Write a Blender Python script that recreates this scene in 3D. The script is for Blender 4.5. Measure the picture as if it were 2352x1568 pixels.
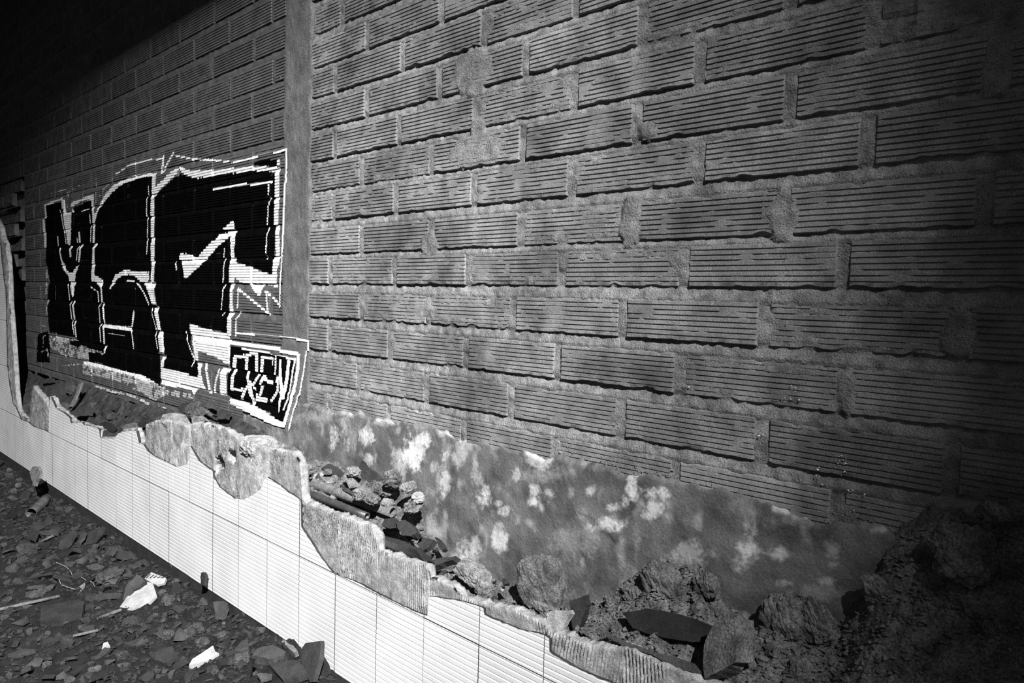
import bpy, bmesh, math, random
import numpy as np
from mathutils import Matrix, Vector

scene = bpy.context.scene
for o in list(bpy.data.objects): bpy.data.objects.remove(o)
COL = scene.collection
rnd = random.Random(7)

# ------------------------------------------------------------------ camera
# frame 2352 x 1568; wall plane y = 0, x runs along the wall (right = near), z up, metres
CX, CY, F = 1176., 784., 1600.
VX, VY, ROLL, DIST, EYE = -600., 640., 1.6, 1.40, 1.20
tr = math.tan(math.radians(ROLL))
ex = -np.array([VX-CX, VY-CY, F]); ex /= np.linalg.norm(ex)
dn = np.array([-tr, 1., (-(VY-CY)+tr*(VX-CX))/F])
ez = -dn/np.linalg.norm(dn); ez -= ex*(ez@ex); ez /= np.linalg.norm(ez)
ey = np.cross(ez, ex)
CAM = np.array([0., -DIST, EYE])
def ray(x, y):
    p = np.array([x-CX, y-CY, F]); d = np.array([p@ex, p@ey, p@ez]); return d/np.linalg.norm(d)
def at(x, y, Y=0.):
    d = ray(x, y); return CAM+d*((Y-CAM[1])/d[1])
def atz(x, y, Z=0.):
    d = ray(x, y); return CAM+d*((Z-CAM[2])/d[2])
def depth(P): return float((np.asarray(P)-CAM) @ np.array([ex[2], ey[2], ez[2]]))
def project(X, Y, Z):
    q = [X-CAM[0], Y-CAM[1], Z-CAM[2]]
    c = [q[0]*ex[i]+q[1]*ey[i]+q[2]*ez[i] for i in range(3)]
    return CX+F*c[0]/c[2], CY+F*c[1]/c[2]
right = np.array([ex[0], ey[0], ez[0]]); down = np.array([ex[1], ey[1], ez[1]]); fwd = np.array([ex[2], ey[2], ez[2]])
cd = bpy.data.cameras.new('camera'); cam = bpy.data.objects.new('camera', cd); COL.objects.link(cam)
M = Matrix.Identity(4)
for i in range(3):
    M[i][0], M[i][1], M[i][2], M[i][3] = right[i], -down[i], -fwd[i], CAM[i]
cam.matrix_world = M
cd.sensor_width = 36.; cd.lens = F/2352.*36.; cd.clip_start = .02
scene.camera = cam

# ------------------------------------------------------------------ light
w = bpy.data.worlds.new('world'); scene.world = w; w.use_nodes = True
w.node_tree.nodes['Background'].inputs[0].default_value = (1, 1, 1, 1)
w.node_tree.nodes['Background'].inputs[1].default_value = .105
LP, LT = Vector((2.28, -2.82, 4.61)), Vector((-6.55, 0., -2.74))
ld = bpy.data.lights.new('added_pool_spot', 'SPOT'); ld.energy = 8200.; ld.spot_size = math.radians(48.6); ld.spot_blend = 1.  # spotlight added to form the pool of light and its falloff
ld.shadow_soft_size = .03
lo = bpy.data.objects.new('added_pool_spot', ld); COL.objects.link(lo); lo.location = LP
lo.rotation_euler = (LT-LP).to_track_quat('-Z', 'Y').to_euler()
vs = scene.view_settings
vs.view_transform = 'Standard'; vs.look = 'None'; vs.gamma = 1.; vs.use_curve_mapping = False; vs.exposure = 0.

# ------------------------------------------------------------------ noise
def _h(ix, iy, s):
    n = (ix.astype(np.int64)*374761393+iy.astype(np.int64)*668265263+s*974634777) & 0xffffffff
    n = ((n ^ (n >> 13))*1274126177) & 0xffffffff
    n = ((n ^ (n >> 16))*2246822519) & 0xffffffff
    return ((n ^ (n >> 15)) & 0xffff)/65535.
def vnoise(x, y, s=0):
    x = np.asarray(x, float); y = np.asarray(y, float)
    ix = np.floor(x); iy = np.floor(y); fx = x-ix; fy = y-iy
    fx = fx*fx*(3-2*fx); fy = fy*fy*(3-2*fy)
    a, b, c, d = _h(ix, iy, s), _h(ix+1, iy, s), _h(ix, iy+1, s), _h(ix+1, iy+1, s)
    return (a+(b-a)*fx)*(1-fy)+(c+(d-c)*fx)*fy
def fbm(x, y, o=3, s=0):
    v = 0.; a = .5; t = 0.; x = np.asarray(x, float); y = np.asarray(y, float)
    for i in range(o):
        v = v+a*vnoise(x*2**i, y*2**i, s+i*17); t += a; a *= .5
    return v/t
def worley(x, y, s=0):
    x = np.asarray(x, float); y = np.asarray(y, float); ix = np.floor(x); iy = np.floor(y); best = np.full(np.broadcast(x, y).shape, 9.)
    for dx in (-1, 0, 1):
        for dy in (-1, 0, 1):
            jx, jy = ix+dx, iy+dy
            px = jx+_h(jx, jy, s); py = jy+_h(jx, jy, s+5)
            best = np.minimum(best, (px-x)**2+(py-y)**2)
    return np.sqrt(best)
def sstep(a, b, x): t = np.clip((x-a)/(b-a), 0, 1); return t*t*(3-2*t)

# ------------------------------------------------------------------ materials (all grey: the photograph is black and white)
def mat(name, v, var=.35, scale=18., grain=.35, gscale=420., bump=.25, bscale=160., rough=.9, objvar=0., spec=.2, pale=None, soot=0.):
    m = bpy.data.materials.new(name); m.use_nodes = True; N = m.node_tree.nodes; L = m.node_tree.links
    b = N['Principled BSDF']; b.inputs['Roughness'].default_value = rough; b.inputs['Specular IOR Level'].default_value = spec
    g = N.new('ShaderNodeNewGeometry')
    n1 = N.new('ShaderNodeTexNoise'); n1.inputs['Scale'].default_value = scale; n1.inputs['Detail'].default_value = 6.
    n2 = N.new('ShaderNodeTexNoise'); n2.inputs['Scale'].default_value = gscale; n2.inputs['Detail'].default_value = 2.
    L.new(g.outputs['Position'], n1.inputs['Vector']); L.new(g.outputs['Position'], n2.inputs['Vector'])
    def rng(src, lo, hi, f0=.3, f1=.7):
        r = N.new('ShaderNodeMapRange'); r.inputs['From Min'].default_value = f0; r.inputs['From Max'].default_value = f1
        r.inputs['To Min'].default_value = lo; r.inputs['To Max'].default_value = hi; L.new(src, r.inputs['Value']); return r.outputs['Result']
    def mul(a, c):
        k = N.new('ShaderNodeMath'); k.operation = 'MULTIPLY'; L.new(a, k.inputs[0])
        if isinstance(c, float): k.inputs[1].default_value = c
        else: L.new(c, k.inputs[1])
        return k.outputs[0]
    base = mul(rng(n1.outputs['Fac'], 1-var, 1+var), rng(n2.outputs['Fac'], 1-grain, 1+grain))
    if objvar:
        oi = N.new('ShaderNodeObjectInfo'); base = mul(base, rng(oi.outputs['Random'], 1-objvar, 1+objvar, 0., 1.))
    if soot:
        n4 = N.new('ShaderNodeTexNoise'); n4.inputs['Scale'].default_value = 3.1; n4.inputs['Detail'].default_value = 5.; n4.inputs['Roughness'].default_value = .6
        L.new(g.outputs['Position'], n4.inputs['Vector']); base = mul(base, rng(n4.outputs['Fac'], 1-soot, 1.1, .34, .56))
    base = mul(base, float(v))
    if pale is not None:
        a = N.new('ShaderNodeAttribute'); a.attribute_name = 'pale'
        mx = N.new('ShaderNodeMix'); mx.data_type = 'FLOAT'; L.new(a.outputs['Fac'], mx.inputs[0]); L.new(base, mx.inputs[2])
        L.new(mul(rng(n2.outputs['Fac'], .8, 1.2), float(pale)), mx.inputs[3]); base = mx.outputs[0]
    c = N.new('ShaderNodeCombineColor')
    for i in range(3): L.new(base, c.inputs[i])
    L.new(c.outputs[0], b.inputs['Base Color'])
    if bump:
        n3 = N.new('ShaderNodeTexNoise'); n3.inputs['Scale'].default_value = bscale; n3.inputs['Detail'].default_value = 4.
        L.new(g.outputs['Position'], n3.inputs['Vector'])
        bp = N.new('ShaderNodeBump'); bp.inputs['Strength'].default_value = bump; bp.inputs['Distance'].default_value = .004
        L.new(n3.outputs['Fac'], bp.inputs['Height']); L.new(bp.outputs[0], b.inputs['Normal'])
    return m
MT = dict(
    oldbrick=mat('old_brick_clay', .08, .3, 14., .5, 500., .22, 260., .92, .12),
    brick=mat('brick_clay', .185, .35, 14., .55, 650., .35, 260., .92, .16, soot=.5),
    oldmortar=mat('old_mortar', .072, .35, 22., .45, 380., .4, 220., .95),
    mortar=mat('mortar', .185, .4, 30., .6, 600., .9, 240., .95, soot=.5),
    pillar=mat('pillar_concrete', .1, .3, 16., .5, 300., .6, 170., .95),
    plaster=mat('cement_plaster', .098, .5, 11., .5, 600., .5, 130., .9, pale=.5),
    tile=mat('white_glazed_tile', .57, .10, 6., .12, 500., .05, 200., .45, .03, .4),
    bed=mat('tile_mortar_bed', .225, .4, 40., .5, 500., .6, 110., .95),
    fill=mat('crumbled_mortar', .085, .55, 26., .55, 260., .9, 150., .97),
    biscuit=mat('tile_biscuit', .025, .3, 40., .3, 300., .3, 200., .95),
    dusty=mat('dusty_white_tile', .27, .25, 30., .25, 400., .3, 150., .7),
    crumb=mat('dirty_cement_crumb', .042, .4, 40., .5, 300., .7, 150., .95, .4),
    soil=mat('dark_soil', .028, .6, 26., .6, 260., .9, 150., .97),
    base=mat('cement_base', .02, .4, 20., .4, 300., .4, 120., .95),
    ground=mat('rubble_dirt', .009, .6, 18., .6, 220., .9, 120., .97),
    shard=mat('dark_clay', .019, .35, 24., .4, 300., .4, 150., .92, .55),
    clay=mat('brick_rubble', .029, .35, 24., .4, 300., .4, 150., .92, .35),
    lump=mat('cement_lump', .115, .5, 40., .5, 260., .9, 140., .96, .3),
    pale=mat('pale_stone', .24, .25, 40., .3, 260., .6, 140., .9, .12),
    black=mat('black_spray_paint', .0025, .3, 20., .3, 300., .1, 200., .95, 0., .0),
    white=mat('white_spray_paint', .66, .22, 30., .25, 350., .15, 240., .7),
    greyw=mat('thin_white_spray_paint', .34, .5, 60., .5, 350., .2, 240., .8),
    metal=mat('rusty_tin', .06, .5, 30., .3, 300., .2, 120., .4, 0., .6),
    pipe=mat('black_pipe', .035, .3, 30., .3, 300., .15, 120., .45, 0., .4),
    wood=mat('weathered_wood', .09, .4, 40., .4, 300., .5, 120., .9, .2),
    roof=mat('shadow_slab_grey', .05, .3, 10., .3, 200., .3, 60., .9),  # plain dark tone of the added shadow-casting slab
    wire=mat('wire', .3, .2, 30., .2, 300., 0., 100., .5, 0., .5))

# ------------------------------------------------------------------ object helpers
def link(name, me, m=None, parent=None):
    o = bpy.data.objects.new(name, me); COL.objects.link(o)
    if m is not None and me is not None and not me.materials: me.materials.append(MT[m])
    if parent is not None: o.parent = parent
    return o
def tag(o, label=None, cat=None, group=None, kind=None):
    if label: o['label'] = label
    if cat: o['category'] = cat
    if group: o['group'] = group
    if kind or cat: o['kind'] = kind or 'thing'
    return o
def mesh(name, V, Fc, smooth=False):
    me = bpy.data.meshes.new(name); me.from_pydata(np.asarray(V, float).reshape(-1, 3).tolist(), [], [list(map(int, f)) for f in Fc])
    if smooth: me.polygons.foreach_set('use_smooth', [True]*len(me.polygons))
    me.update(); return me
def grid_faces(nr, nc, mask=None):
    r, c = np.meshgrid(np.arange(nr-1), np.arange(nc-1), indexing='ij')
    if mask is not None: r, c = r[mask], c[mask]
    r = r.ravel(); c = c.ravel(); a = r*nc+c
    return np.stack([a, a+1, a+nc+1, a+nc], 1)
def grid_mesh(name, X, Y, Z, mask=None, smooth=True):
    V = np.stack([X.ravel(), Y.ravel(), Z.ravel()], 1); Fc = grid_faces(*X.shape, mask=mask)
    used = np.unique(Fc); rm = np.full(len(V), -1); rm[used] = np.arange(len(used))
    return mesh(name, V[used], rm[Fc], smooth), used
def crop(k, pts):      # magnified crops of the photograph, used to read off coordinates
    x0, y0, s = {1: (80, 400, 7.84), 2: (80, 600, 7.84), 3: (80, 760, 7.84), 4: (340, 330, 6.5333), 5: (340, 550, 6.5333), 6: (340, 740, 6.0308),
                 'a': (0, 780, 3.136), 'b': (600, 880, 3.136), 'c': (600, 1068, 3.136), 'd': (1300, 1068, 3.136), 'e': (0, 1068, 3.136), 'f': (0, 0, 1)}[k]
    return [(x0+x/s, y0+y/s) for x, y in pts]

# ------------------------------------------------------------------ brick wall: courses, joints, relief
HB = .045                                                   # half brick height
ZC = [.573, .69, .808, .928, 1.048, 1.166, 1.286, 1.392, 1.512, 1.618, 1.726, 1.838, 1.950, 2.055, 2.172, 2.288, 2.40]
while ZC[-1] < 3.42: ZC.append(ZC[-1]+.115)
ZC = np.array(ZC)
PIL0, PIL1 = -2.453, -2.264                                 # concrete pillar between the two brick panels
XR, XL = .75, -6.05
RJ = {2: [-.41, -.757, -1.1, -1.44, -1.79, -2.13], 3: [-.229, -.563, -.907, -1.261, -1.608, -1.958], 4: [-.412, -.757, -1.102, -1.439, -1.787, -2.132],
      5: [-.229, -.572, -.912, -1.261, -1.608, -1.949], 6: [-.08, -.425, -.757, -1.099, -1.436, -1.773, -2.135], 7: [-.206, -.542, -.899, -1.241, -1.601, -1.952],
      8: [-.05, -.393, -.729, -1.076, -1.423, -1.775, -2.119], 9: [-.204, -.542, -.89, -1.241, -1.608, -1.961], 10: [-.05, -.395, -.74, -1.078, -1.421, -1.762, -2.115],
      11: [-.204, -.549, -.888, -1.238, -1.577, -1.935], 12: [-.05, -.4, -.74, -1.081, -1.397, -1.752, -2.118], 13: [-.21, -.55, -.9, -1.24, -1.572, -1.938],
      14: [-.04, -.39, -.73, -1.07, -1.40, -1.75, -2.084]}
BR = []                                                     # x0, x1, course, protrusion
EDG = []                                                    # per course: sorted brick spans
for k in range(len(ZC)):
    spans = []
    j = list(RJ.get(k, RJ[3 if k % 2 else 4]))
    while j[0] < XR-.1: j.insert(0, j[0]+.345)
    j = [x for x in j if x < XR-.08]
    e = [XR]+j+[PIL1-.004]
    for a, b in zip(e[1:], e[:-1]):
        ga = .011+.004*rnd.random(); gb = .011+.004*rnd.random()
        if a == PIL1-.004: ga = .0
        if b-a > .06: spans.append((a+ga, b-gb))
    st = -2.694 if k % 2 == 0 else -2.54
    if k % 2 == 0 and k not in (): pass
    j = []; x = st
    while x > XL+.06: j.append(x+rnd.uniform(-.008, .008)); x -= .3465
    e = [PIL0+.004]+j+[XL]
    for a, b in zip(e[1:], e[:-1]):
        if b-a > .06: spans.append((a+.008+.003*rnd.random(), b-.008-.003*rnd.random() if b != PIL0+.004 else b))
    e = []; x = XL-.09
    while x > -8.: e.append(x); x -= .3465
    if ZC[k] > 2.02:
        e = [XL-.005]+e
        for a, b in zip(e[1:], e[:-1]):
            if b-a > .06: spans.append((a+.009, b-.009))
    spans.sort(); EDG.append(spans)
    for s in spans: BR.append((s[0], s[1], k, rnd.uniform(-.0035, .002) if s[0] > PIL1-.1 else rnd.uniform(-.002, .001)))
FACE = {(b[2], round(b[0], 5)): b[3] for b in BR}
NG = 7; GR = [-HB+2*HB*(i+1)/(NG+1) for i in range(NG)]
PROF = [(-HB, .030), (-HB, .004), (-HB+.002, 0.)]
for g in GR: PROF += [(g-.0021, 0.0003), (g-.0012, .0034), (g+.0008, .0034), (g+.0015, 0.)]
PROF += [(HB-.002, 0.), (HB, .004), (HB, .030)]
PZ = np.array([p[0] for p in PROF]); PY = np.array([p[1] for p in PROF])
SM = [(1085, 165, 46, 52), (1092, 345, 70, 36), (985, 562, 20, 28), (1800, 500, 34, 66), (1492, 298, 22, 22), (1448, 510, 25, 62), (1095, 300, 18, 28), (2205, 765, 46, 62), (1945, 900, 20, 55), (2290, 165, 36, 70)]
SMW = []
for x, y, rx, ry in SM:
    c = at(x, y); s = F/depth(c); a = at(x+rx, y)
    SMW.append((c[0], c[2], abs(a[0]-c[0]), ry/s))
def mortar_depth(x, z, left):
    k = np.clip(np.searchsorted(ZC, z)-1, 0, len(ZC)-2)
    d0 = z-(ZC[k]+HB); gap = (ZC[k+1]-HB)-(ZC[k]+HB); t = np.clip(d0/gap, 0, 1)
    inj = (d0 > -.001) & (d0 < gap+.001)
    n = fbm(x*26, z*26, 3, 3)-.5; n2 = fbm(x*95, z*95, 2, 9)-.5; n2 = n2+.8*np.maximum(0, n2-.12)
    hor = .0005+.0085*t**1.4+n*.007+n2*.006
    ver = .003+n*.008+n2*.005
    d = np.where(inj, hor, ver)
    near = np.minimum(np.abs(d0), np.abs(d0-gap)); d = np.where((~inj) & (near < .012), ver*(near/.012)+(.006+n*.006)*(1-near/.012), d)
    d = np.where(left, d*.55+.0005, d)
    for cx, cz, rx, rz in SMW:
        q = ((x-cx)/rx)**2+((z-cz)/rz)**2+(fbm(x*40, z*40, 3, 31)-.5)*1.3
        d = np.minimum(d, np.where(q < 1, -.0022+.0025*n2+.003*n, 9))
    return d
def in_brick(x, z, inset=0.):
    k = np.abs(z[..., None]-ZC).argmin(-1); out = np.zeros(x.shape, bool); y = np.zeros(x.shape)
    for c in range(len(ZC)):
        s = EDG[c]; m = (k == c) & (np.abs(z-ZC[c]) <= HB-inset+1e-6)
        if not m.any(): continue
        a = np.array([p[0] for p in s]); b = np.array([p[1] for p in s]); f = np.array([FACE[(c, round(p[0], 5))] for p in s])
        i = np.clip(np.searchsorted(a, x[m])-1, 0, len(a)-1)
        ok = (x[m] >= a[i]+inset) & (x[m] <= b[i]-inset)
        out[m] = ok; yy = f[i]+np.interp(z[m]-ZC[c], PZ[2:-2], PY[2:-2]); y[m] = np.where(ok, yy, 0)
    return out, y

# mortar bed of the whole wall: one height field (fine near the camera, coarse far away)
def mortar_patch(x0, x1, dx, z0, z1, dz, left):
    xs = np.arange(x0, x1+dx*.5, dx); zs = np.arange(z0, z1+dz*.5, dz); X, Z = np.meshgrid(xs, zs)
    d = mortar_depth(X, Z, np.full(X.shape, left))
    xc, zc = np.meshgrid((xs[1:]+xs[:-1])/2, (zs[1:]+zs[:-1])/2); hid, _ = in_brick(xc, zc, .024)
    for cx, cz, rx, rz in SMW: hid &= ~(((xc-cx)/rx)**2+((zc-cz)/rz)**2 < 2.6)
    return X, d, Z, ~hid
def join_grids(parts):
    V = []; Fc = []; n = 0
    for X, Y, Z, mk in parts:
        f = grid_faces(*X.shape, mask=mk); used = np.unique(f); rm = np.full(X.size, -1); rm[used] = np.arange(len(used))+n
        V.append(np.stack([X.ravel(), Y.ravel(), Z.ravel()], 1)[used]); Fc.append(rm[f]); n += len(used)
    return np.concatenate(V), np.concatenate(Fc)
parts = [mortar_patch(PIL1-.02, .1, .006, .70, 2.25, .005, False), mortar_patch(.1, XR, .02, .70, 3.45, .012, False),
         mortar_patch(PIL1-.02, .1, .02, 2.25, 3.45, .012, False), mortar_patch(XL-.005, PIL0+.03, .011, .5, 2.55, .0075, True),
         mortar_patch(XL-.005, PIL0+.03, .03, 2.55, 3.45, .0125, True), mortar_patch(-8., XL-.005, .04, 2.0, 3.45, .0125, True)]
V, Fc = join_grids(parts[:3])
wall = link('wall_back', mesh('mortar', V, Fc, True), 'mortar'); tag(wall, 'ribbed hollow-brick wall in running bond with thick smeared mortar', None, None, 'structure')
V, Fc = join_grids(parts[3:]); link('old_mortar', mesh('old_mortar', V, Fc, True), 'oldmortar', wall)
def box_mesh(name, x0, x1, y0, y1, z0, z1):
    v = [(x, y, z) for x in (x0, x1) for y in (y0, y1) for z in (z0, z1)]
    return mesh(name, v, [(0, 1, 3, 2), (4, 6, 7, 5), (0, 4, 5, 1), (2, 3, 7, 6), (0, 2, 6, 4), (1, 5, 7, 3)])
link('wall_core', box_mesh('wall_core', -8.2, XR, .06, .2, -.3, 3.5), 'mortar', wall)

def brick_mesh(L, seed, segs, near, rough=False):
    xs = np.concatenate([[-L/2, -L/2, -L/2+.0025], np.linspace(-L/2+.006, L/2-.006, segs), [L/2-.0025, L/2, L/2]])
    yo = np.concatenate([[.030, .004, 0.], np.zeros(segs), [0., .004, .030]])
    X, Z = np.meshgrid(xs, PZ); _, Y = np.meshgrid(xs, PY); Yo = np.broadcast_to(yo, X.shape)
    front = (Yo < .02) & (Y < .02)
    if near:
        fil = sstep(.63, .76, fbm(X*22+seed*3.7, Z*60+seed, 3, 11))
        lowf = sstep(.64, .82, fbm(X*9+seed*1.3, Z*9+seed*2, 2, 12))
        Y = np.where((Y > 0) & (Y < .0036), Y*(1-np.clip(fil+lowf*.7, 0, 1)), Y)
        n = (fbm(X*40+seed, Z*40+seed, 3, 21)-.5)*.0022
        ed = sstep(.012, 0, np.minimum(np.minimum(X+L/2, L/2-X), np.minimum(Z+HB, HB-Z)))
        n = n+ed*np.maximum(0, fbm(X*70+seed, Z*70, 2, 23)-.5)*.008
        if rough: n = (fbm(X*30+seed, Z*45+seed, 4, 44)-.35)*.016+np.where(np.sin(X*40) > .9, .004, 0); Y = np.where(Y < .0036, 0, Y)
        Y = Y+np.where(front, n, 0)
        low = sstep(-HB+.016, -HB, Z); chip = np.maximum(0, fbm(X*28+seed*5, X*0+seed, 3, 5)-.55)*.022
        Z = Z+np.where(Z < -HB+.018, low*chip, 0)
        up = sstep(HB-.012, HB, Z); chip2 = np.maximum(0, fbm(X*28+seed*9, X*0+seed+3, 3, 6)-.58)*.03
        Z = Z-up*chip2
    Y = np.maximum(Y, Yo) if not near else np.where(Yo > .02, Yo, np.where(Yo > 0, np.maximum(Y, Yo), Y))
    return mesh('brick', np.stack([X.ravel(), Y.ravel(), Z.ravel()], 1), grid_faces(*X.shape))
def bsize(b):
    p = [project(x, 0., z) for x in (b[0], b[1]) for z in (ZC[b[2]]-HB, ZC[b[2]]+HB)]
    xs = [q[0] for q in p]; ys = [q[1] for q in p]
    vis = max(0, min(max(xs), 2352)-max(min(xs), 0))*max(0, min(max(ys), 1568)-max(min(ys), 0))
    front = (CAM[0]-b[0] > -.6)
    return vis if front else 0
def z_plaster(x): return np.where(x < PIL0, .63, .805)
order = sorted(BR, key=lambda b: -bsize(b)); solo = set(id(b) for b in order[:300] if bsize(b) > 0)
cache = {}; restV, restF, nV = [], [], 0
for i, b in enumerate(BR):
    L = b[1]-b[0]; c = ((b[0]+b[1])/2, b[3], ZC[b[2]])
    if c[2]+HB < float(z_plaster(c[0])) or (c[0] > PIL1-.1 and c[2] > 2.9): continue
    near = b[0] > PIL1-.1 and b[1] < .45 and c[2] < 2.3
    if id(b) in solo:
        if near:
            rough = b[2] == 10 and b[0] > -.42 and b[0] < -.3
            me = brick_mesh(L, i*1.37, max(8, int(L/.0075)), True, rough)
        else:
            key = round(L, 2)
            if key not in cache: cache[key] = brick_mesh(key, 0, 3, False)
            me = cache[key]
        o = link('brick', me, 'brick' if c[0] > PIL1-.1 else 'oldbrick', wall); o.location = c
        if not near: o.scale = (L/key, 1, 1)
    else:
        xs = np.array([-L/2, -L/2+.001, L/2-.001, L/2]); X, Z = np.meshgrid(xs, PZ); Y = np.maximum(np.meshgrid(xs, PY)[1], np.array([.03, 0, 0, .03]))
        restV.append(np.stack([X.ravel()+c[0], Y.ravel()+c[1], Z.ravel()+c[2]], 1)); restF.append(grid_faces(*X.shape)+nV); nV += X.size
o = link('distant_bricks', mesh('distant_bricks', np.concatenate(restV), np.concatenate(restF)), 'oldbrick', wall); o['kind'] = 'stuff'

# concrete pillar, flush with the bricks
xs = np.arange(PIL0-.012, PIL1+.0121, .004); zs = np.arange(.5, 3.46, .008); X, Z = np.meshgrid(xs, zs)
edge = np.minimum(X-(PIL0-.012), PIL1+.012-X)
Y = -.0042-(fbm(X*14, Z*6, 3, 51)-.5)*.007-(fbm(X*70, Z*70, 2, 52)-.5)*.003+sstep(.02, 0, edge+(fbm(X*30, Z*30, 2, 53)-.5)*.02)*.012
link('concrete_pillar', grid_mesh('pillar', X, Y, Z)[0], 'pillar', wall)

# cement plaster dado with pale stains
PB = [(770, 1002, 11, 26, .8), (797, 992, 14, 34, .45), (798, 1015, 10, 16, .6), (846, 1002, 13, 20, .95), (850, 1058, 8, 15, .85), (956, 1028, 23, 31, 1.3), (922, 1062, 13, 34, .6),
      (1030, 994, 22, 8, .7), (1057, 1042, 12, 26, .55), (1022, 1045, 8, 12, .7), (1020, 1105, 12, 26, .75), (1000, 1075, 8, 14, .5), (1115, 1140, 14, 20, .9), (1100, 1100, 10, 16, .45),
      (1165, 1170, 12, 9, .9), (1150, 1155, 8, 7, .6), (1190, 1090, 7, 12, .6), (1228, 1150, 14, 10, 1.), (1235, 1125, 11, 10, .8), (1266, 1133, 11, 12, .9), (1247, 1165, 6, 8, .7),
      (1235, 1048, 26, 16, .75), (1255, 1065, 12, 12, .8), (1155, 1243, 14, 22, .9), (1150, 1215, 8, 14, .6), (1075, 1275, 22, 26, .8), (1095, 1250, 8, 14, .5), (1360, 1126, 12, 9, .9),
      (1402, 1203, 34, 13, 1.25), (1456, 1128, 13, 26, 1.), (1440, 1150, 14, 12, .7), (1418, 1163, 12, 8, .8), (1505, 1132, 26, 15, 1.2), (1500, 1165, 18, 18, 1.1), (1345, 1010, 14, 7, .5),
      (1725, 1215, 12, 20, .7), (1722, 1262, 24, 20, .9), (1710, 1290, 18, 14, .8), (1590, 1275, 30, 24, .5), (1780, 1270, 22, 12, .7), (1800, 1330, 18, 10, .5), (1905, 1330, 16, 9, .6), (1915, 1295, 8, 10, .4),
      (1910, 1260, 14, 20, .45), (1880, 1180, 26, 14, .8), (1800, 1165, 16, 10, .7), (2020, 1215, 14, 6, .6), (1350, 1210, 8, 6, .4), (1330, 1240, 40, 30, .25), (1880, 1360, 40, 16, .3), (730, 960, 50, 12, .35),
      (800, 945, 30, 10, .4), (880, 970, 30, 8, .5), (1260, 1090, 40, 14, .3), (960, 1240, 40, 30, .3), (1000, 1215, 16, 30, .45), (660, 1005, 40, 20, .2)]
xs = np.arange(-2.75, .3, .0045); zs = np.arange(.38, .86, .0045); X, Z = np.meshgrid(xs, zs)
zt = .805+(fbm(X*9, X*0, 3, 61)-.5)*.035+(fbm(X*45, X*0+2, 2, 62)-.5)*.02-np.where(X < PIL0, .1, 0)
Zc = np.minimum(Z, zt)
Y = -.007-(fbm(X*5, Z*5, 3, 63)-.5)*.014-(fbm(X*30, Z*30, 3, 64)-.5)*.005+sstep(.012, 0, zt-Zc)*.012
PX, PYx = project(X, 0*X, Z)
crack = sstep(.0, 6., PYx-(1165+.45*(PX-1290)+14*np.sin(PX*.05)))*sstep(1280, 1300, PX)*sstep(1440, 1400, PX)
Y += crack*.002+sstep(0, 40, PYx-(1200+.2*(PX-1600)))*sstep(1640, 1700, PX)*sstep(1960, 1900, PX)*-.006
mk = (Z[:-1, :-1] < zt[:-1, :-1])
me, used = grid_mesh('plaster', X, Y, Zc, mk)
pale = np.zeros(X.shape); wob = (fbm(X*30, Z*30, 5, 71)-.5)+.6*(fbm(X*150, Z*150, 2, 73)-.5)
for cx, cy, rx, ry, a in PB:
    q = ((PX-cx)/(rx*1.25))**2+((PYx-cy)/(ry*1.25))**2
    pale = np.maximum(pale, a*sstep(1.7, -.3, q+wob*3.4))
pale = np.maximum(pale, sstep(.58, .85, fbm(X*26, Z*18, 5, 75))*.4)
pale = np.clip(pale, 0, 1)
at_ = me.attributes.new('pale', 'FLOAT', 'POINT'); at_.data.foreach_set('value', pale.ravel()[used].astype(np.float32))
link('plaster_dado', me, 'plaster', wall)

# ------------------------------------------------------------------ low front wall: cement base, mortar bed, white ribbed tiles broken off along the top
YT, YB = -.22, -.212                                        # tile face, bed face
def trace(pts, Y):
    q = np.array([at(x, y, Y)[[0, 2]] for x, y in pts]); x = np.maximum.accumulate(q[:, 0]+np.arange(len(q))*1e-6)
    return x, q[:, 1]
T_top = [(0, 560), (3, 600), (8, 640), (13, 670), (14, 760), (16, 840), (21, 883), (29, 926), (36, 936)]+crop('a', [(150, 575), (200, 592), (240, 625), (352, 662), (353, 505), (365, 412), (400, 490), (450, 520), (500, 560), (510, 600),
    (590, 595), (600, 610), (700, 635), (714, 650), (718, 706), (820, 712), (850, 675), (880, 665), (940, 655), (980, 655), (1000, 745), (1030, 750), (1060, 800), (1110, 840), (1200, 880), (1260, 910), (1300, 915), (1345, 895), (1362, 850),
    (1368, 765), (1385, 790), (1430, 870), (1490, 920), (1530, 940), (1536, 990), (1580, 1060), (1640, 1110), (1690, 1145), (1760, 1150), (1830, 1110), (1880, 1070), (1905, 1000), (1925, 990), (1960, 1010), (2020, 1050), (2080, 1100),
    (2130, 1130), (2165, 1155), (2168, 1350), (2190, 1380)])+crop('c', [(330, 510), (400, 620), (510, 770), (545, 785), (700, 850), (860, 935), (960, 985), (1100, 1050), (1195, 1085), (1202, 945), (1300, 955), (1450, 980), (1600, 1030), (1606, 1075),
    (1700, 1120), (1850, 1180), (2000, 1215), (2075, 1245), (2077, 1340), (2100, 1360), (2250, 1450), (2352, 1500)])+crop('d', [(100, 1475), (250, 1540), (330, 1568), (420, 1610)])
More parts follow.
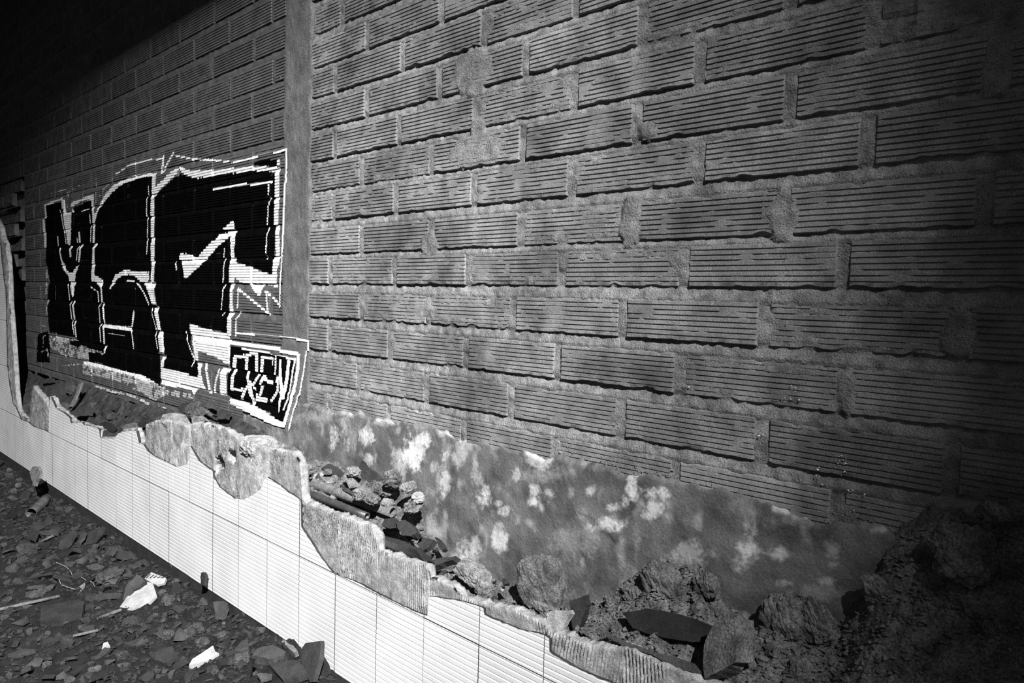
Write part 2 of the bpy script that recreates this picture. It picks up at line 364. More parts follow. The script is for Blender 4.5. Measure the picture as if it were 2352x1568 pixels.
B_top = [(0, 520), (4, 540), (12, 560), (17, 590), (20, 640), (22, 700), (30, 800), (36, 900), (42, 945)]+crop('a', [(215, 590), (222, 470), (238, 330), (300, 410), (330, 440), (350, 500), (362, 405), (400, 470), (460, 520), (510, 580), (700, 630), (716, 700), (830, 700), (900, 640), (980, 640),
    (1000, 740), (1045, 740), (1055, 610), (1150, 575), (1280, 590), (1370, 620), (1400, 600), (1500, 610), (1640, 650), (1740, 720), (1960, 800), (2020, 790), (2120, 820), (2170, 900), (2180, 1110)])+crop('b', [(310, 840), (480, 925), (560, 945), (650, 975), (730, 1010), (800, 1040), (840, 1120),
    (842, 1200), (1000, 1255), (1130, 1300), (1200, 1320), (1210, 1390), (1340, 1440), (1450, 1540)])+crop('c', [(1490, 960), (1600, 985), (1700, 1020), (1850, 1050), (1950, 1090), (2040, 1170), (2090, 1215), (2200, 1225), (2352, 1300)])+crop('d', [(120, 1270), (430, 1320), (560, 1370), (700, 1425), (860, 1490), (1000, 1545)])
tx, tz = trace(T_top, YT); bx_, bz_ = trace(B_top, YB)
tx = np.concatenate([[-6.4], tx, [-.4, .5]]); tz = np.concatenate([[1.75], tz, [.40, .36]])
bx_ = np.concatenate([[-6.4], bx_, [-.35, .5]]); bz_ = np.concatenate([[1.95], bz_, [.50, .47]])
def ztile(x): return np.interp(x, tx, tz)
def zbed(x): return np.maximum(np.interp(x, bx_, bz_), ztile(x)-.004)
wf = None
xs = np.unique(np.concatenate([np.arange(-6.4, -3.4, .01), np.arange(-3.4, -.5, .0026), np.arange(-.5, .5, .02), bx_, tx])); top = zbed(xs)+(fbm(xs*50, xs*0, 3, 81)-.5)*.012
nz = 64; tt = np.linspace(0, 1, nz)
Z = -.12+(top[None]+.12)*tt[:, None]; X = np.broadcast_to(xs, Z.shape)
# trowel-combed ridges, with a new direction from tile to tile
cell = np.floor((X+.941)/.2025); ang = (_h(cell, cell*0+3, 4)-.5)*.7+.15
u = (X*np.cos(ang)+Z*np.sin(ang))
comb = np.sin(u*2*math.pi/.0085+3*fbm(X*12, Z*12, 2, 83))*sstep(.36, .6, fbm(X*10, Z*10, 2, 84))
Y = YB-comb*.003-(fbm(X*25, Z*25, 3, 85)-.5)*.008
for hx, hy, hr, hq in [(505, 1062, 13, 11), (533, 1046, 12, 9), (497, 1075, 8, 8)]:
    c_ = at(hx, hy, YB); k_ = depth(c_)/F; Y = Y+.085*sstep(1.2, .6, np.sqrt(((X-c_[0])/(hr*k_*1.5))**2+((Z-c_[2])/(hq*k_))**2)+(fbm(X*90, Z*90, 2, 88)-.5)*.7)
zg = np.linspace(0, 1, 4)
Xb = np.broadcast_to(xs, (4, len(xs))); Yb = np.stack([YB+.002+.008*k+0*xs for k in range(4)]); Zb = np.broadcast_to(top, (4, len(xs)))+(fbm(Xb*60, Yb*60, 3, 86)-.5)*.014*zg[:, None]
Xa = np.concatenate([X, Xb]); Ya = np.concatenate([Y, Yb]); Za = np.concatenate([Z, Zb])
Xa = np.concatenate([Xa, Xa[-1:]]); Ya = np.concatenate([Ya, Ya[-1:]+.01]); Za = np.concatenate([Za, np.full((1, len(xs)), -.12)])
me, _ = grid_mesh('mortar_bed', Xa, Ya, Za)
wf = link('wall_front', me, 'bed'); tag(wf, 'low broken front wall of combed mortar faced with white ribbed tiles', None, None, 'structure')
link('cement_base', box_mesh('base', -6.4, .5, YT+.004, YB+.03, -.15, .058), 'base', wf)
TW, TH, J0, R0 = .2025, .305, -.941, .060
for r in range(6):
    z0 = R0+r*TH+.0012; z1 = R0+(r+1)*TH-.0012
    rib = np.arange(z0+.0076, z1-.003, .01525); lv = np.unique(np.concatenate([[z0, z1], rib-.0034, rib, rib+.0022])); prof = np.zeros(len(lv))
    for q in rib: prof[np.abs(lv-q) < 1e-6] = .0011
    for c in range(-8, 28):
        x1 = J0-c*TW-.0012; x0 = x1-TW+.0024
        cols = np.unique(np.concatenate([np.linspace(x0, x1, 17), tx[(tx > x0) & (tx < x1)]]))
        zt = ztile(cols)+(fbm(cols*120, cols*0, 2, 91)-.5)*.005
        if zt.max() < z0+.004: continue
        n = len(cols); X = np.broadcast_to(cols, (len(lv), n)); Z = np.minimum(lv[:, None], np.maximum(zt, z0)[None]); tilt = rnd.uniform(-.0006, .0006)
        Y = YT+prof[:, None]+tilt+0*X+(fbm(X*30, Z*30, 2, 92)-.5)*.0004
        Xa = np.concatenate([X[:1], X, X[-1:]]); Ya = np.concatenate([Y[:1]*0+YB+.004, Y, Y[-1:]*0+YB+.004]); Za = np.concatenate([Z[:1], Z, Z[-1:]-.001])
        Xa = np.concatenate([Xa[:, :1], Xa, Xa[:, -1:]], 1); Za = np.concatenate([Za[:, :1], Za, Za[:, -1:]], 1); Ya = np.concatenate([Ya[:, :1]*0+YB+.004, Ya, Ya[:, -1:]*0+YB+.004], 1)
        # cells above the fracture have no height: drop them
        mk = np.ones((Xa.shape[0]-1, Xa.shape[1]-1), bool)
        hh = np.maximum(Za[1:, 1:]-Za[:-1, 1:], Za[1:, :-1]-Za[:-1, :-1]); mk[1:-1, 1:-1] = hh[1:-1, 1:-1] > 1e-5
        zmx = np.maximum(np.maximum(zt, z0)[1:], np.maximum(zt, z0)[:-1])
        mk[-1, 1:-1] = zmx > z0+.001; mk[0, 1:-1] = zmx > z0+.001
        mk[1:-1, 0] = np.diff(Za[1:-1, 1]) > 1e-5; mk[1:-1, -1] = np.diff(Za[1:-1, -2]) > 1e-5; mk[0, 0] = mk[0, -1] = mk[-1, 0] = mk[-1, -1] = False
        me, _ = grid_mesh('tile', Xa, Ya, Za, mk, True)
        o = link('tile', me, 'tile', wf); me.materials.append(MT['biscuit'])
        rr, cc_ = np.nonzero(mk); bd_ = (rr == 0) | (rr == mk.shape[0]-1) | (cc_ == 0) | (cc_ == mk.shape[1]-1); me.polygons.foreach_set('material_index', bd_.astype(np.int32))
        me.polygons.foreach_set('use_smooth', np.zeros(len(bd_), bool))

# ------------------------------------------------------------------ rubble fill between the two walls, and the floor
CT = [(100, 870), (200, 885), (300, 925), (400, 945), (480, 930), (560, 960), (640, 1010), (690, 1050), (760, 1060), (900, 1095), (970, 1140), (985, 1230), (1040, 1285), (1120, 1320), (1190, 1340), (1300, 1385),
      (1390, 1390), (1440, 1330), (1540, 1290), (1640, 1320), (1680, 1390), (1740, 1410), (1780, 1350), (1880, 1370), (1940, 1425), (1990, 1360), (2040, 1240), (2120, 1180), (2352, 1150)]
kx, kz = trace(CT, 0.); kx = np.concatenate([[-6.4], kx, [.5]]); kz = np.concatenate([[.6], kz, [.92]])
def fillz(x, y):
    x = np.asarray(x, float); y = np.asarray(y, float)
    t = np.clip((y+.185)/.185, 0, 1); zf = np.minimum(np.interp(x, [-6.4, -5.4, -5.2, -4, -3.3, -2.8, -2.3, -2.1, -1.95, -1.7, -1.4, -1.1, -.9, -.6, -.3, 0, .5], [.45, .42, .40, .43, .49, .56, .60, .58, .52, .44, .415, .43, .46, .48, .53, .58, .62]), zbed(x)-.012)
    zb = np.interp(x, kx, kz)
    z = zf+(zb-zf)*t**1.3
    crust = sstep(-1.1, -.7, x)
    z = z+(fbm(x*14, y*14, 3, 101)-.5)*(.05+.03*crust)*np.clip(1-t*.5, 0, 1)+(fbm(x*60, y*60, 3, 102)-.5)*.016
    wx = x+.006*(fbm(x*40, y*40, 2, 106)-.5); z = z-(worley(wx*30, y*30, 103)-.4)*(.012+.012*crust)-(worley(wx*75, y*75, 104)-.4)*(.006+.006*crust)-(worley(wx*170, y*170, 107)-.4)*.003*crust
    return z
xs = np.concatenate([np.arange(-6.4, -2.2, .011), np.arange(-2.2, -1.2, .006), np.arange(-1.2, -.02, .0038), np.arange(0, .5, .03)]); ys = np.arange(-.192, .012, .0042)
X, Y = np.meshgrid(xs, ys)
Z = fillz(X, Y); jx = (fbm(X*60, Y*60, 2, 105)-.5)*.008
kL = X[:-1, :-1] < -2.32
o = link('rubble_fill', grid_mesh('rubble_fill', X+jx, Y, Z, ~kL)[0], 'fill')
tag(o, 'crumbled mortar and dirt filling the gap behind the white tile wall', 'rubble', None, 'stuff')
o = link('dark_rubble_fill', grid_mesh('dark_rubble_fill', X+jx, Y, Z, kL)[0], 'soil')
tag(o, 'dark dirt and brick rubble below the large letters, behind the tiles', 'rubble', None, 'stuff')
def groundz(x, y):
    x = np.asarray(x, float); y = np.asarray(y, float)
    z = (fbm(x*5, y*5, 3, 111)-.5)*.05+(fbm(x*26, y*26, 3, 112)-.5)*.03-(worley(x*40, y*40, 113)-.4)*.008
    return z-.006+.055*sstep(-.55, -.22, y)*sstep(-3.1, -1.6, x)+.02*sstep(-.5, -.25, y)
xs = np.arange(-6.6, .7, .014); ys = np.arange(-1.9, -.19, .014); X, Y = np.meshgrid(xs, ys)
o = link('floor', grid_mesh('floor', X, Y, groundz(X, Y))[0], 'ground'); tag(o, 'dark dirt floor under scattered rubble', None, None, 'structure')
o = link('floor_far', box_mesh('floor_far', -9., 3., -6., .2, -.3, -.12), 'ground'); tag(o, 'bare dirt floor further out', None, None, 'structure')
o = link('wall_left', box_mesh('wall_left', -8.4, -8.2, -6., .2, -.3, 3.5), 'oldbrick'); tag(o, 'dark far end wall beyond the frame', None, None, 'structure')
o = link('shadow_slab', box_mesh('shadow_slab', -9., 3.2, -1.38, .3, 3.5, 3.62), 'roof'); tag(o, 'unseen slab added to shade the top of the brick wall', None, None, 'structure')  # slab added out of view to cast the shadow edge on the upper wall
def surf(x, y): return np.where(y > -.205, fillz(x, y), groundz(x, y))
def hit(px, py):
    d = ray(px, py); t = np.arange(.4, 8., .004); P = CAM[None]+d[None]*t[:, None]
    s = np.where(P[:, 1] > -.205, fillz(P[:, 0], P[:, 1]), groundz(P[:, 0], P[:, 1]))
    ok = (P[:, 2] < s) | (P[:, 1] > -.004); i = int(np.argmax(ok)); return P[i]
#OBJECTS#
# ------------------------------------------------------------------ graffiti: a paint film that follows bricks, grooves and joints
def pip(px, py, poly):
    ins = np.zeros(px.shape, bool); n = len(poly)
    for i in range(n):
        x0, y0 = poly[i]; x1, y1 = poly[(i+1) % n]
        if y0 == y1: continue
        c = ((y0 > py) != (y1 > py)) & (px < (x1-x0)*(py-y0)/(y1-y0)+x0); ins ^= c
    return ins
def segd(px, py, pts):
    d = np.full(px.shape, 1e9)
    for (x0, y0), (x1, y1) in zip(pts[:-1], pts[1:]):
        vx, vy = x1-x0, y1-y0; t = np.clip(((px-x0)*vx+(py-y0)*vy)/max(vx*vx+vy*vy, 1e-9), 0, 1)
        d = np.minimum(d, np.hypot(px-x0-t*vx, py-y0-t*vy))
    return d
SC = {1: 7.84, 2: 7.84, 3: 7.84, 4: 6.5333, 5: 6.5333, 6: 6.0308, 'f': 1}
SH = []                                                    # (code, 'p'/'s', points, width): painted in order
def P(code, *kp):
    pts = []
    for k, q in kp: pts += crop(k, q)
    SH.append((code, 'p', pts, 0))
def S(code, k, q, w): SH.append((code, 's', crop(k, q), w/SC[k]))
# codes: 1 black first letter, 2 black second letter, 3 black third letter, 4 white lettering, 5 thin white overspray, 6 black tag box, 7 white tag outline and writing, 8 small black side tag
P(5, (3, [(270, 90), (450, 95), (700, 150), (800, 150), (770, 190), (640, 180), (640, 250), (780, 290), (840, 260), (1280, 400), (1290, 470), (970, 370), (970, 520), (860, 500), (540, 460), (280, 290)]))
P(5, (3, [(870, 540), (1010, 560), (1330, 640), (1700, 750), (1900, 790), (2100, 880), (2260, 980), (2360, 1010), (2360, 1170), (2200, 1230), (1850, 1080), (1480, 900), (1020, 790), (870, 770)]))
P(4, (3, [(870, 540), (1010, 560), (1330, 640), (1700, 740), (1900, 780), (2100, 880), (2280, 980), (2250, 1010), (2000, 930), (1750, 800), (1400, 720), (1000, 620), (880, 590)]))
S(5, 3, [(1100, 990), (1350, 1080), (1600, 1130), (1800, 1190), (2050, 1310)], 42); S(5, 3, [(2230, 1340), (2352, 1390)], 40); S(5, 3, [(510, 620), (820, 600)], 22)
P(4, (6, [(570, 20), (660, 30), (700, 60), (880, 110), (1090, 150), (1160, 240), (1140, 330), (1130, 580), (1070, 580), (1010, 510), (690, 390), (700, 520), (650, 510), (620, 250)]))
P(4, (6, [(180, 630), (440, 680), (680, 750), (740, 700), (780, 870), (840, 950), (690, 930), (640, 1000), (600, 930), (220, 870), (190, 850)])); P(5, (6, [(0, 790), (180, 870), (200, 950), (120, 1090), (0, 1030)]))
P(5, (6, [(220, 930), (600, 980), (640, 1070), (600, 1060), (260, 1010)])); S(4, 6, [(800, 570), (830, 760), (870, 980)], 32); S(4, 6, [(990, 650), (940, 820), (925, 970)], 22)
P(4, (6, [(1020, 640), (1160, 640), (1090, 720), (1090, 1010), (1000, 1000), (1000, 700)])); P(4, (6, [(690, 570), (750, 570), (745, 700), (720, 760), (695, 640)]))
P(1, (1, [(195, 575), (485, 490), (530, 690), (590, 1270), (650, 1270), (660, 690), (720, 590), (1030, 465), (1060, 900), (1060, 1568)]), (2, [(1050, 340), (1110, 400), (1195, 460), (1215, 720), (1225, 850), (1250, 1110), (1255, 1470)]),
     (3, [(1280, 480), (1270, 400), (830, 250), (780, 290), (640, 250), (640, 180), (790, 170)]), (2, [(750, 1370), (270, 1270), (245, 1050), (240, 650), (265, 350), (230, 100), (205, 0)]))
P(1, (3, [(970, 370), (1190, 400), (1205, 580), (970, 530)]))
P(2, (1, [(1080, 870), (1110, 740), (1180, 600), (1290, 470), (1400, 330), (1540, 210), (1700, 130), (1960, 50), (2120, 45), (2115, 300), (2090, 700), (2090, 1130), (2090, 1568)]), (2, [(2095, 300), (2160, 620), (2200, 800), (2225, 1230), (2250, 1568)]),
     (3, [(2240, 400), (2265, 560), (2260, 980), (2100, 880), (1900, 780), (1700, 740), (1330, 630), (1200, 580), (1200, 430), (1270, 400), (1290, 250)]), (2, [(1260, 1470), (1250, 1110), (1225, 850), (1215, 720), (1195, 460), (1110, 400), (1085, 200)]), (1, [(1085, 1500)]))
P(3, (4, [(110, 790), (240, 660), (460, 470), (500, 460), (660, 510), (970, 490), (1540, 400), (1920, 440), (1900, 1568)]), (5, [(1900, 250), (1870, 520), (1560, 410), (1310, 330), (1240, 280), (1225, 640), (1215, 1060), (1190, 1400), (720, 1290), (620, 1245)]),
     (6, [(600, 300), (640, 520), (690, 560), (700, 760), (400, 665), (220, 620), (180, 560), (230, 430), (200, 300)]), (5, [(230, 1500), (150, 1100), (100, 700), (100, 300)]))
P(3, (4, [(1580, 280), (1760, 240), (1930, 240), (1930, 340), (1600, 320)]))
# first letter
for q, wd in [([(185, 560), (205, 740), (195, 780)], 30), ([(165, 830), (175, 1000), (190, 1100), (195, 1300)], 42)]: S(4, 1, q, wd)
for q, wd in [([(220, 100), (225, 300)], 42), ([(215, 380), (215, 620)], 40), ([(240, 670), (225, 900), (210, 1020)], 36)]: S(5, 2, q, wd)
S(4, 1, [(190, 550), (490, 455)], 34); S(4, 1, [(490, 430), (505, 610)], 26)
P(4, (1, [(500, 440), (540, 470), (560, 640), (580, 700), (640, 690), (665, 680), (660, 960), (645, 1260), (595, 1270), (555, 1000), (510, 710), (520, 640)]))
P(4, (1, [(640, 600), (650, 520), (690, 500), (780, 460), (830, 450), (1070, 350), (1070, 460), (830, 490), (720, 560), (680, 590)])); P(4, (1, [(665, 640), (700, 630), (700, 680), (665, 690)]))
for q, wd in [([(1050, 470), (1045, 600), (1055, 720), (1060, 870)], 36), ([(1070, 910), (1065, 1220)], 38), ([(1110, 1260), (1068, 1330), (1065, 1568)], 38), ([(460, 650), (490, 760), (530, 1000), (565, 1250)], 12),
              ([(410, 1120), (425, 1280)], 18), ([(455, 1330), (460, 1430), (490, 1560)], 24), ([(800, 1050), (815, 1230)], 28), ([(765, 1160), (775, 1240)], 18), ([(860, 1270), (815, 1340), (810, 1450), (795, 1560)], 30),
              ([(810, 1290), (770, 1340), (750, 1550)], 13), ([(665, 1300), (640, 1350), (650, 1470)], 34), ([(850, 665), (980, 625)], 16), ([(990, 730), (1000, 890)], 14), ([(1020, 920), (1010, 1220)], 12)]: S(4, 1, q, wd)
for q, wd in [([(265, 370), (350, 325), (560, 275)], 13), ([(585, 310), (600, 400), (590, 610)], 13), ([(615, 330), (720, 250), (960, 140)], 15), ([(1110, 70), (1105, 520)], 12), ([(1160, 420), (1250, 270), (1380, 110), (1480, 0)], 15)]: S(5, 1, q, wd)
for q, wd in [([(1065, 0), (1060, 120), (1045, 200), (1050, 330)], 52), ([(600, 420), (630, 690)], 12), ([(722, 710), (690, 790), (720, 1030)], 27), ([(660, 725), (640, 780), (670, 1030)], 10), ([(738, 1060), (720, 1130), (745, 1360)], 24), ([(688, 1050), (680, 1130), (705, 1310)], 10)]: S(4, 2, q, wd)
P(4, (2, [(490, 0), (510, 0), (545, 50), (560, 140), (620, 195), (690, 190), (750, 100), (810, 50), (770, 130), (735, 250), (725, 350), (625, 350), (615, 270), (530, 170), (500, 110)]))
P(4, (2, [(640, 380), (745, 365), (720, 440), (700, 600), (685, 650), (665, 600), (645, 480)]))
# second letter
P(4, (1, [(1045, 870), (1075, 730), (1200, 500), (1290, 340), (1430, 190), (1580, 110), (1820, 20), (2000, -20), (2195, -20), (2190, 45), (2120, 45), (1960, 50), (1700, 130), (1540, 210), (1400, 330), (1290, 470), (1180, 600), (1110, 740), (1080, 870)]))
P(4, (2, [(1340, 500), (1400, 370), (1460, 240), (1590, 165), (1700, 155), (1850, 185), (2065, 195), (2065, 350), (2000, 370), (1900, 360), (1820, 280), (1720, 240), (1600, 250), (1500, 310), (1440, 390), (1360, 500)]))
P(4, (2, [(1950, 400), (2070, 370), (2185, 370), (2155, 500), (2160, 620), (2195, 780), (2110, 750), (2060, 580), (2000, 440)])); P(4, (2, [(2155, 850), (2240, 800), (2225, 900), (2260, 1100), (2285, 1240), (2225, 1230), (2190, 1050), (2160, 930)]))
P(4, (2, [(2240, 1260), (2310, 1260), (2310, 1568), (2250, 1568), (2230, 1350)])); P(4, (3, [(2250, 0), (2310, 0), (2330, 390), (2260, 380), (2240, 150)])); P(4, (6, [(180, 560), (200, 480), (260, 450), (230, 530), (215, 620), (180, 620)]))
P(4, (2, [(1250, 1115), (1430, 1145), (1740, 1170), (1740, 1250), (1600, 1235), (1380, 1210), (1210, 1180)])); P(4, (2, [(1070, 240), (1170, 290), (1235, 340), (1225, 440), (1180, 460), (1110, 400), (1080, 350)]))
for q, wd in [([(1670, 340), (1790, 360)], 30), ([(1830, 385), (1910, 470), (1990, 600), (2060, 770)], 24), ([(2112, 820), (2120, 950), (2200, 1230), (2180, 1320), (2215, 1568)], 11), ([(1790, 910), (1760, 1170)], 30), ([(1745, 1250), (1785, 1560)], 18), ([(1335, 1295), (1610, 1340)], 17),
              ([(1195, 450), (1215, 720)], 27), ([(1245, 750), (1225, 850), (1255, 1110)], 27), ([(1245, 1200), (1260, 1470)], 27), ([(1010, 460), (1140, 550), (1155, 720)], 17), ([(1188, 760), (1155, 820), (1175, 1100)], 11), ([(1203, 1120), (1175, 1170), (1195, 1450)], 11)]: S(4, 2, q, wd)
P(4, (3, [(1290, 250), (1315, 250), (1290, 300), (1270, 400), (1245, 390), (1255, 300)])); S(4, 1, [(2045, 200), (2055, 380)], 13); S(4, 1, [(2030, 410), (2020, 720), (2040, 780), (2030, 1250), (2015, 1440)], 13)
# third letter
P(4, (4, [(460, 360), (520, 350), (600, 400), (980, 395), (1550, 340), (1700, 330), (1830, 350), (1980, 350), (1970, 430), (1780, 410), (1540, 410), (970, 480), (740, 520), (640, 500), (500, 430)]))
P(4, (4, [(460, 360), (450, 450), (230, 650), (110, 790), (70, 780), (60, 690), (120, 650), (330, 440)]))
for q, wd in [([(100, 490), (90, 700)], 52), ([(80, 780), (70, 1060)], 52), ([(78, 1085), (70, 1400)], 52), ([(82, 1430), (65, 1568)], 56), ([(1945, 430), (1940, 800), (1930, 1195)], 68), ([(1942, 1250), (1945, 1568)], 62), ([(1960, 250), (1955, 320)], 44), ([(985, 675), (1300, 635), (1850, 575)], 36),
              ([(1815, 620), (1810, 770)], 24), ([(1840, 820), (1810, 950), (1800, 1200)], 16), ([(1820, 1250), (1780, 1400), (1775, 1560)], 14), ([(0, 250), (220, 220)], 24), ([(235, 190), (200, 430)], 24), ([(390, 140), (290, 310), (220, 450)], 24),
              ([(410, 180), (640, 225), (1000, 250), (1250, 275), (1450, 240), (1800, 140), (2100, 90)], 30), ([(2100, 80), (2090, 500), (2095, 560), (2080, 600), (2070, 1000), (2050, 1568)], 25)]: S(4, 4, q, wd)
S(4, 'f', [(268, 400), (300, 378), (340, 368)], 3.2)
P(4, (4, [(1270, 1150), (1300, 1180), (1315, 1290), (1130, 1290)])); P(4, (4, [(1090, 1350), (1335, 1310), (1320, 1350), (1300, 1568), (1240, 1568), (1235, 1390), (1010, 1568), (880, 1568)]))
P(4, (5, [(960, 20), (1140, 0), (870, 310), (600, 560), (580, 580), (545, 580), (510, 330), (480, 290), (480, 215), (600, 210), (740, 270)]))
P(4, (5, [(1250, 290), (1320, 270), (1320, 340), (1560, 410), (1720, 490), (1870, 520), (1895, 260), (1920, 230), (1985, 260), (1985, 380), (1945, 450), (1945, 720), (1740, 660), (1490, 650), (1400, 650), (1310, 570), (1300, 640), (1220, 635), (1225, 400)]))
P(4, (5, [(1240, 650), (1310, 650), (1280, 760), (1280, 980), (1300, 1100), (1260, 1180), (1250, 1450), (1190, 1420), (1190, 1200), (1220, 1080), (1225, 800)]))
P(4, (5, [(1500, 650), (1760, 670), (1720, 740), (1700, 830), (1650, 830)]))
for q, wd in [([(1270, 0), (1262, 140), (1275, 280)], 60), ([(1945, 0), (1950, 250)], 58), ([(75, 0), (70, 310)], 52), ([(82, 335), (70, 610)], 56), ([(1360, 740), (1820, 1110)], 34), ([(1360, 740), (1350, 1020)], 17), ([(1780, 780), (1800, 1060), (1830, 1130)], 24), ([(1780, 780), (1825, 820)], 38), ([(1880, 870), (2000, 1000)], 33),
              ([(1405, 1080), (1350, 1160), (1325, 1190), (1320, 1450)], 19), ([(2050, 0), (2040, 260), (2010, 650), (1995, 960)], 21), ([(1780, 0), (1770, 220)], 16), ([(1795, 250), (1787, 290)], 14), ([(1150, 140), (1140, 260)], 13), ([(1168, 280), (1140, 430), (1135, 640)], 15), ([(1165, 660), (1130, 750), (1105, 1050)], 13), ([(1160, 1080), (1110, 1140)], 11), ([(422, 320), (435, 450)], 17)]: S(4, 5, q, wd)
P(4, (5, [(0, 640), (120, 630), (100, 720), (95, 860), (130, 980), (70, 970), (0, 780)])); S(4, 6, [(530, 120), (550, 250), (640, 500), (615, 610)], 13)
# tag box lower right
P(6, (6, [(1150, 320), (1300, 340), (1700, 430), (2060, 500), (2060, 640), (2010, 900), (1990, 1070), (1910, 1370), (1750, 1280), (1450, 1130), (1140, 1040), (1100, 960), (1110, 720), (1160, 640), (1140, 590)]))
P(7, (6, [(1140, 1045), (1450, 1140), (1750, 1290), (1910, 1380), (1960, 1370), (1930, 1450), (1830, 1440), (1400, 1240), (1130, 1130)]))
for q, wd in [([(1150, 280), (1400, 310), (1800, 375), (2100, 445)], 52), ([(1310, 360), (1700, 432), (2060, 512)], 22), ([(2100, 440), (2095, 640), (2070, 800), (2020, 1070), (1930, 1400)], 44), ([(2058, 500), (2030, 650), (1970, 1060), (1915, 1200)], 21), ([(2240, 260), (2240, 380)], 24),
              ([(2210, 400), (2180, 650), (2100, 1110), (2060, 1200), (1995, 1480)], 20), ([(1230, 155), (1500, 160), (1950, 200), (2240, 260)], 28), ([(1225, 0), (1220, 190)], 15), ([(1130, 330), (1110, 560)], 30),
              ([(1200, 610), (1212, 480), (1330, 470)], 52), ([(1215, 665), (1172, 760), (1165, 925), (1310, 930)], 42), ([(1370, 645), (1375, 440), (1510, 440), (1510, 670)], 42), ([(1395, 690), (1380, 760), (1400, 860), (1350, 930), (1302, 1050)], 36), ([(1400, 830), (1420, 960), (1470, 1125)], 50), ([(1535, 730), (1460, 860)], 30), ([(1440, 850), (1490, 930)], 26),
              ([(1580, 670), (1592, 475), (1720, 490)], 42), ([(1735, 490), (1722, 590)], 22), ([(1605, 750), (1560, 840)], 44), ([(1590, 780), (1715, 830)], 52), ([(1590, 880), (1560, 990)], 38), ([(1520, 1060), (1630, 1075)], 64), ([(1510, 1010), (1530, 1060)], 40),
              ([(1772, 480), (1765, 720)], 22), ([(1790, 750), (1780, 820)], 34), ([(1810, 800), (1795, 950), (1710, 1090)], 36), ([(1850, 530), (1850, 700), (1885, 1000)], 44), ([(1970, 540), (1950, 750), (1905, 1040), (1860, 1060), (1835, 1230)], 44)]: S(7, 6, q, wd)
P(8, (3, [(60, 60), (240, 0), (268, 280), (275, 560), (40, 560)])); S(5, 3, [(100, -120), (200, -80), (180, 0)], 18); S(5, 3, [(185, 70), (155, 110), (155, 290)], 9); S(5, 3, [(120, 370), (230, 330), (245, 470)], 22)

cols = np.arange(-5.85, -2.18, .0042)
lev = []
for k in range(len(ZC)):
    if .5 < ZC[k] < 2.12:
        lev += list(ZC[k]+PZ[1:-1]); g0 = ZC[k]+HB; g1 = ZC[k+1]-HB; lev += [g0+(g1-g0)*t for t in (.2, .45, .7, .9)]
lev = np.unique(np.round(np.array(lev), 5)); lev = lev[(lev > .58) & (lev < 2.1)]
X, Z = np.meshgrid(cols, lev)
ib, yb = in_brick(X, Z); md = mortar_depth(X, Z, X < PIL0)
Y = np.where(ib, yb, md)
pil = (X > PIL0-.012) & (X < PIL1+.012)
ped = np.minimum(X-(PIL0-.012), PIL1+.012-X)
Y = np.where(pil, np.minimum(Y, -.0042-(fbm(X*14, Z*6, 3, 51)-.5)*.007-.0015), Y)
zt_ = .805-np.where(X < PIL0, .1, 0)+.02
Y = np.where((X > -2.75) & (Z < zt_), np.minimum(Y, -.007-(fbm(X*5, Z*5, 3, 63)-.5)*.014-.003), Y)
Y = Y-.0016
xc = (cols[1:]+cols[:-1])/2; zc_ = (lev[1:]+lev[:-1])/2; XC, ZCc = np.meshgrid(xc, zc_); gx, gy = project(XC, 0*XC, ZCc)
rag = (fbm(XC*70, ZCc*70, 2, 121)-.5)*2.2
code = np.zeros(XC.shape, int); dens = fbm(XC*30, ZCc*55, 4, 122)
for c, kind, pts, wd in SH:
    xx = [p[0] for p in pts]; yy = [p[1] for p in pts]; pad = wd+3
    ji = np.where((gx > min(xx)-pad) & (gx < max(xx)+pad) & (gy > min(yy)-pad) & (gy < max(yy)+pad))
    if not len(ji[0]): continue
    qx, qy, rg = gx[ji], gy[ji], rag[ji]
    ins = pip(qx+rg, qy+rg, pts) if kind == 'p' else segd(qx, qy, pts) < np.maximum(wd*.5+rg*.35, .9)
    if c == 5: ins &= dens[ji] > .44
    code[ji[0][ins], ji[1][ins]] = c
gr = link('graffiti_lettering', None); gr.location = (-3.9, 0, 1.0); tag(gr, 'large black block letters outlined in white spray paint on the brick wall', 'graffiti')
gt = link('graffiti_tag', None); gt.location = (-2.4, 0, .95); tag(gt, 'small black box reading CREW in white spray paint beside the pillar', 'graffiti')
gs = link('graffiti_scrawl', None); gs.location = (-5.5, 0, .9); tag(gs, 'small dark scribbled tag left of the big letters', 'graffiti')
for c, nm, m, par, lb in [(1, 'letter', 'black', gr, 'black leftmost letter'), (2, 'letter', 'black', gr, 'black middle letter'), (3, 'letter', 'black', gr, 'black angular right letter'), (4, 'outline', 'white', gr, 'bright white outlines and highlights'), (5, 'overspray', 'greyw', gr, 'thin dusty white spray'),
                          (6, 'panel', 'black', gt, None), (7, 'writing', 'white', gt, 'white border and writing'), (8, 'scribble', 'black', gs, None)]:
    if (code == c).sum() == 0: continue
    me, _ = grid_mesh(nm, X-par.location.x, Y-par.location.y, Z-par.location.z, code == c, False)
    o = link(nm, me, m, par)
    if lb: o['label'] = lb
    if nm == 'overspray': o['kind'] = 'stuff'

# ------------------------------------------------------------------ stubs of broken bricks where a cross wall was torn out, far left
for k in range(len(ZC)):
    if .55 < ZC[k] < 2.02:
        me = brick_mesh(.62, k*2.1, 40, True, True); o = link('brick_stub', me, 'oldbrick', wall); o.location = (-6.50+rnd.uniform(-.03, .03), .03-(.07 if k % 2 else .02), ZC[k]); o['label'] = 'broken brick end'

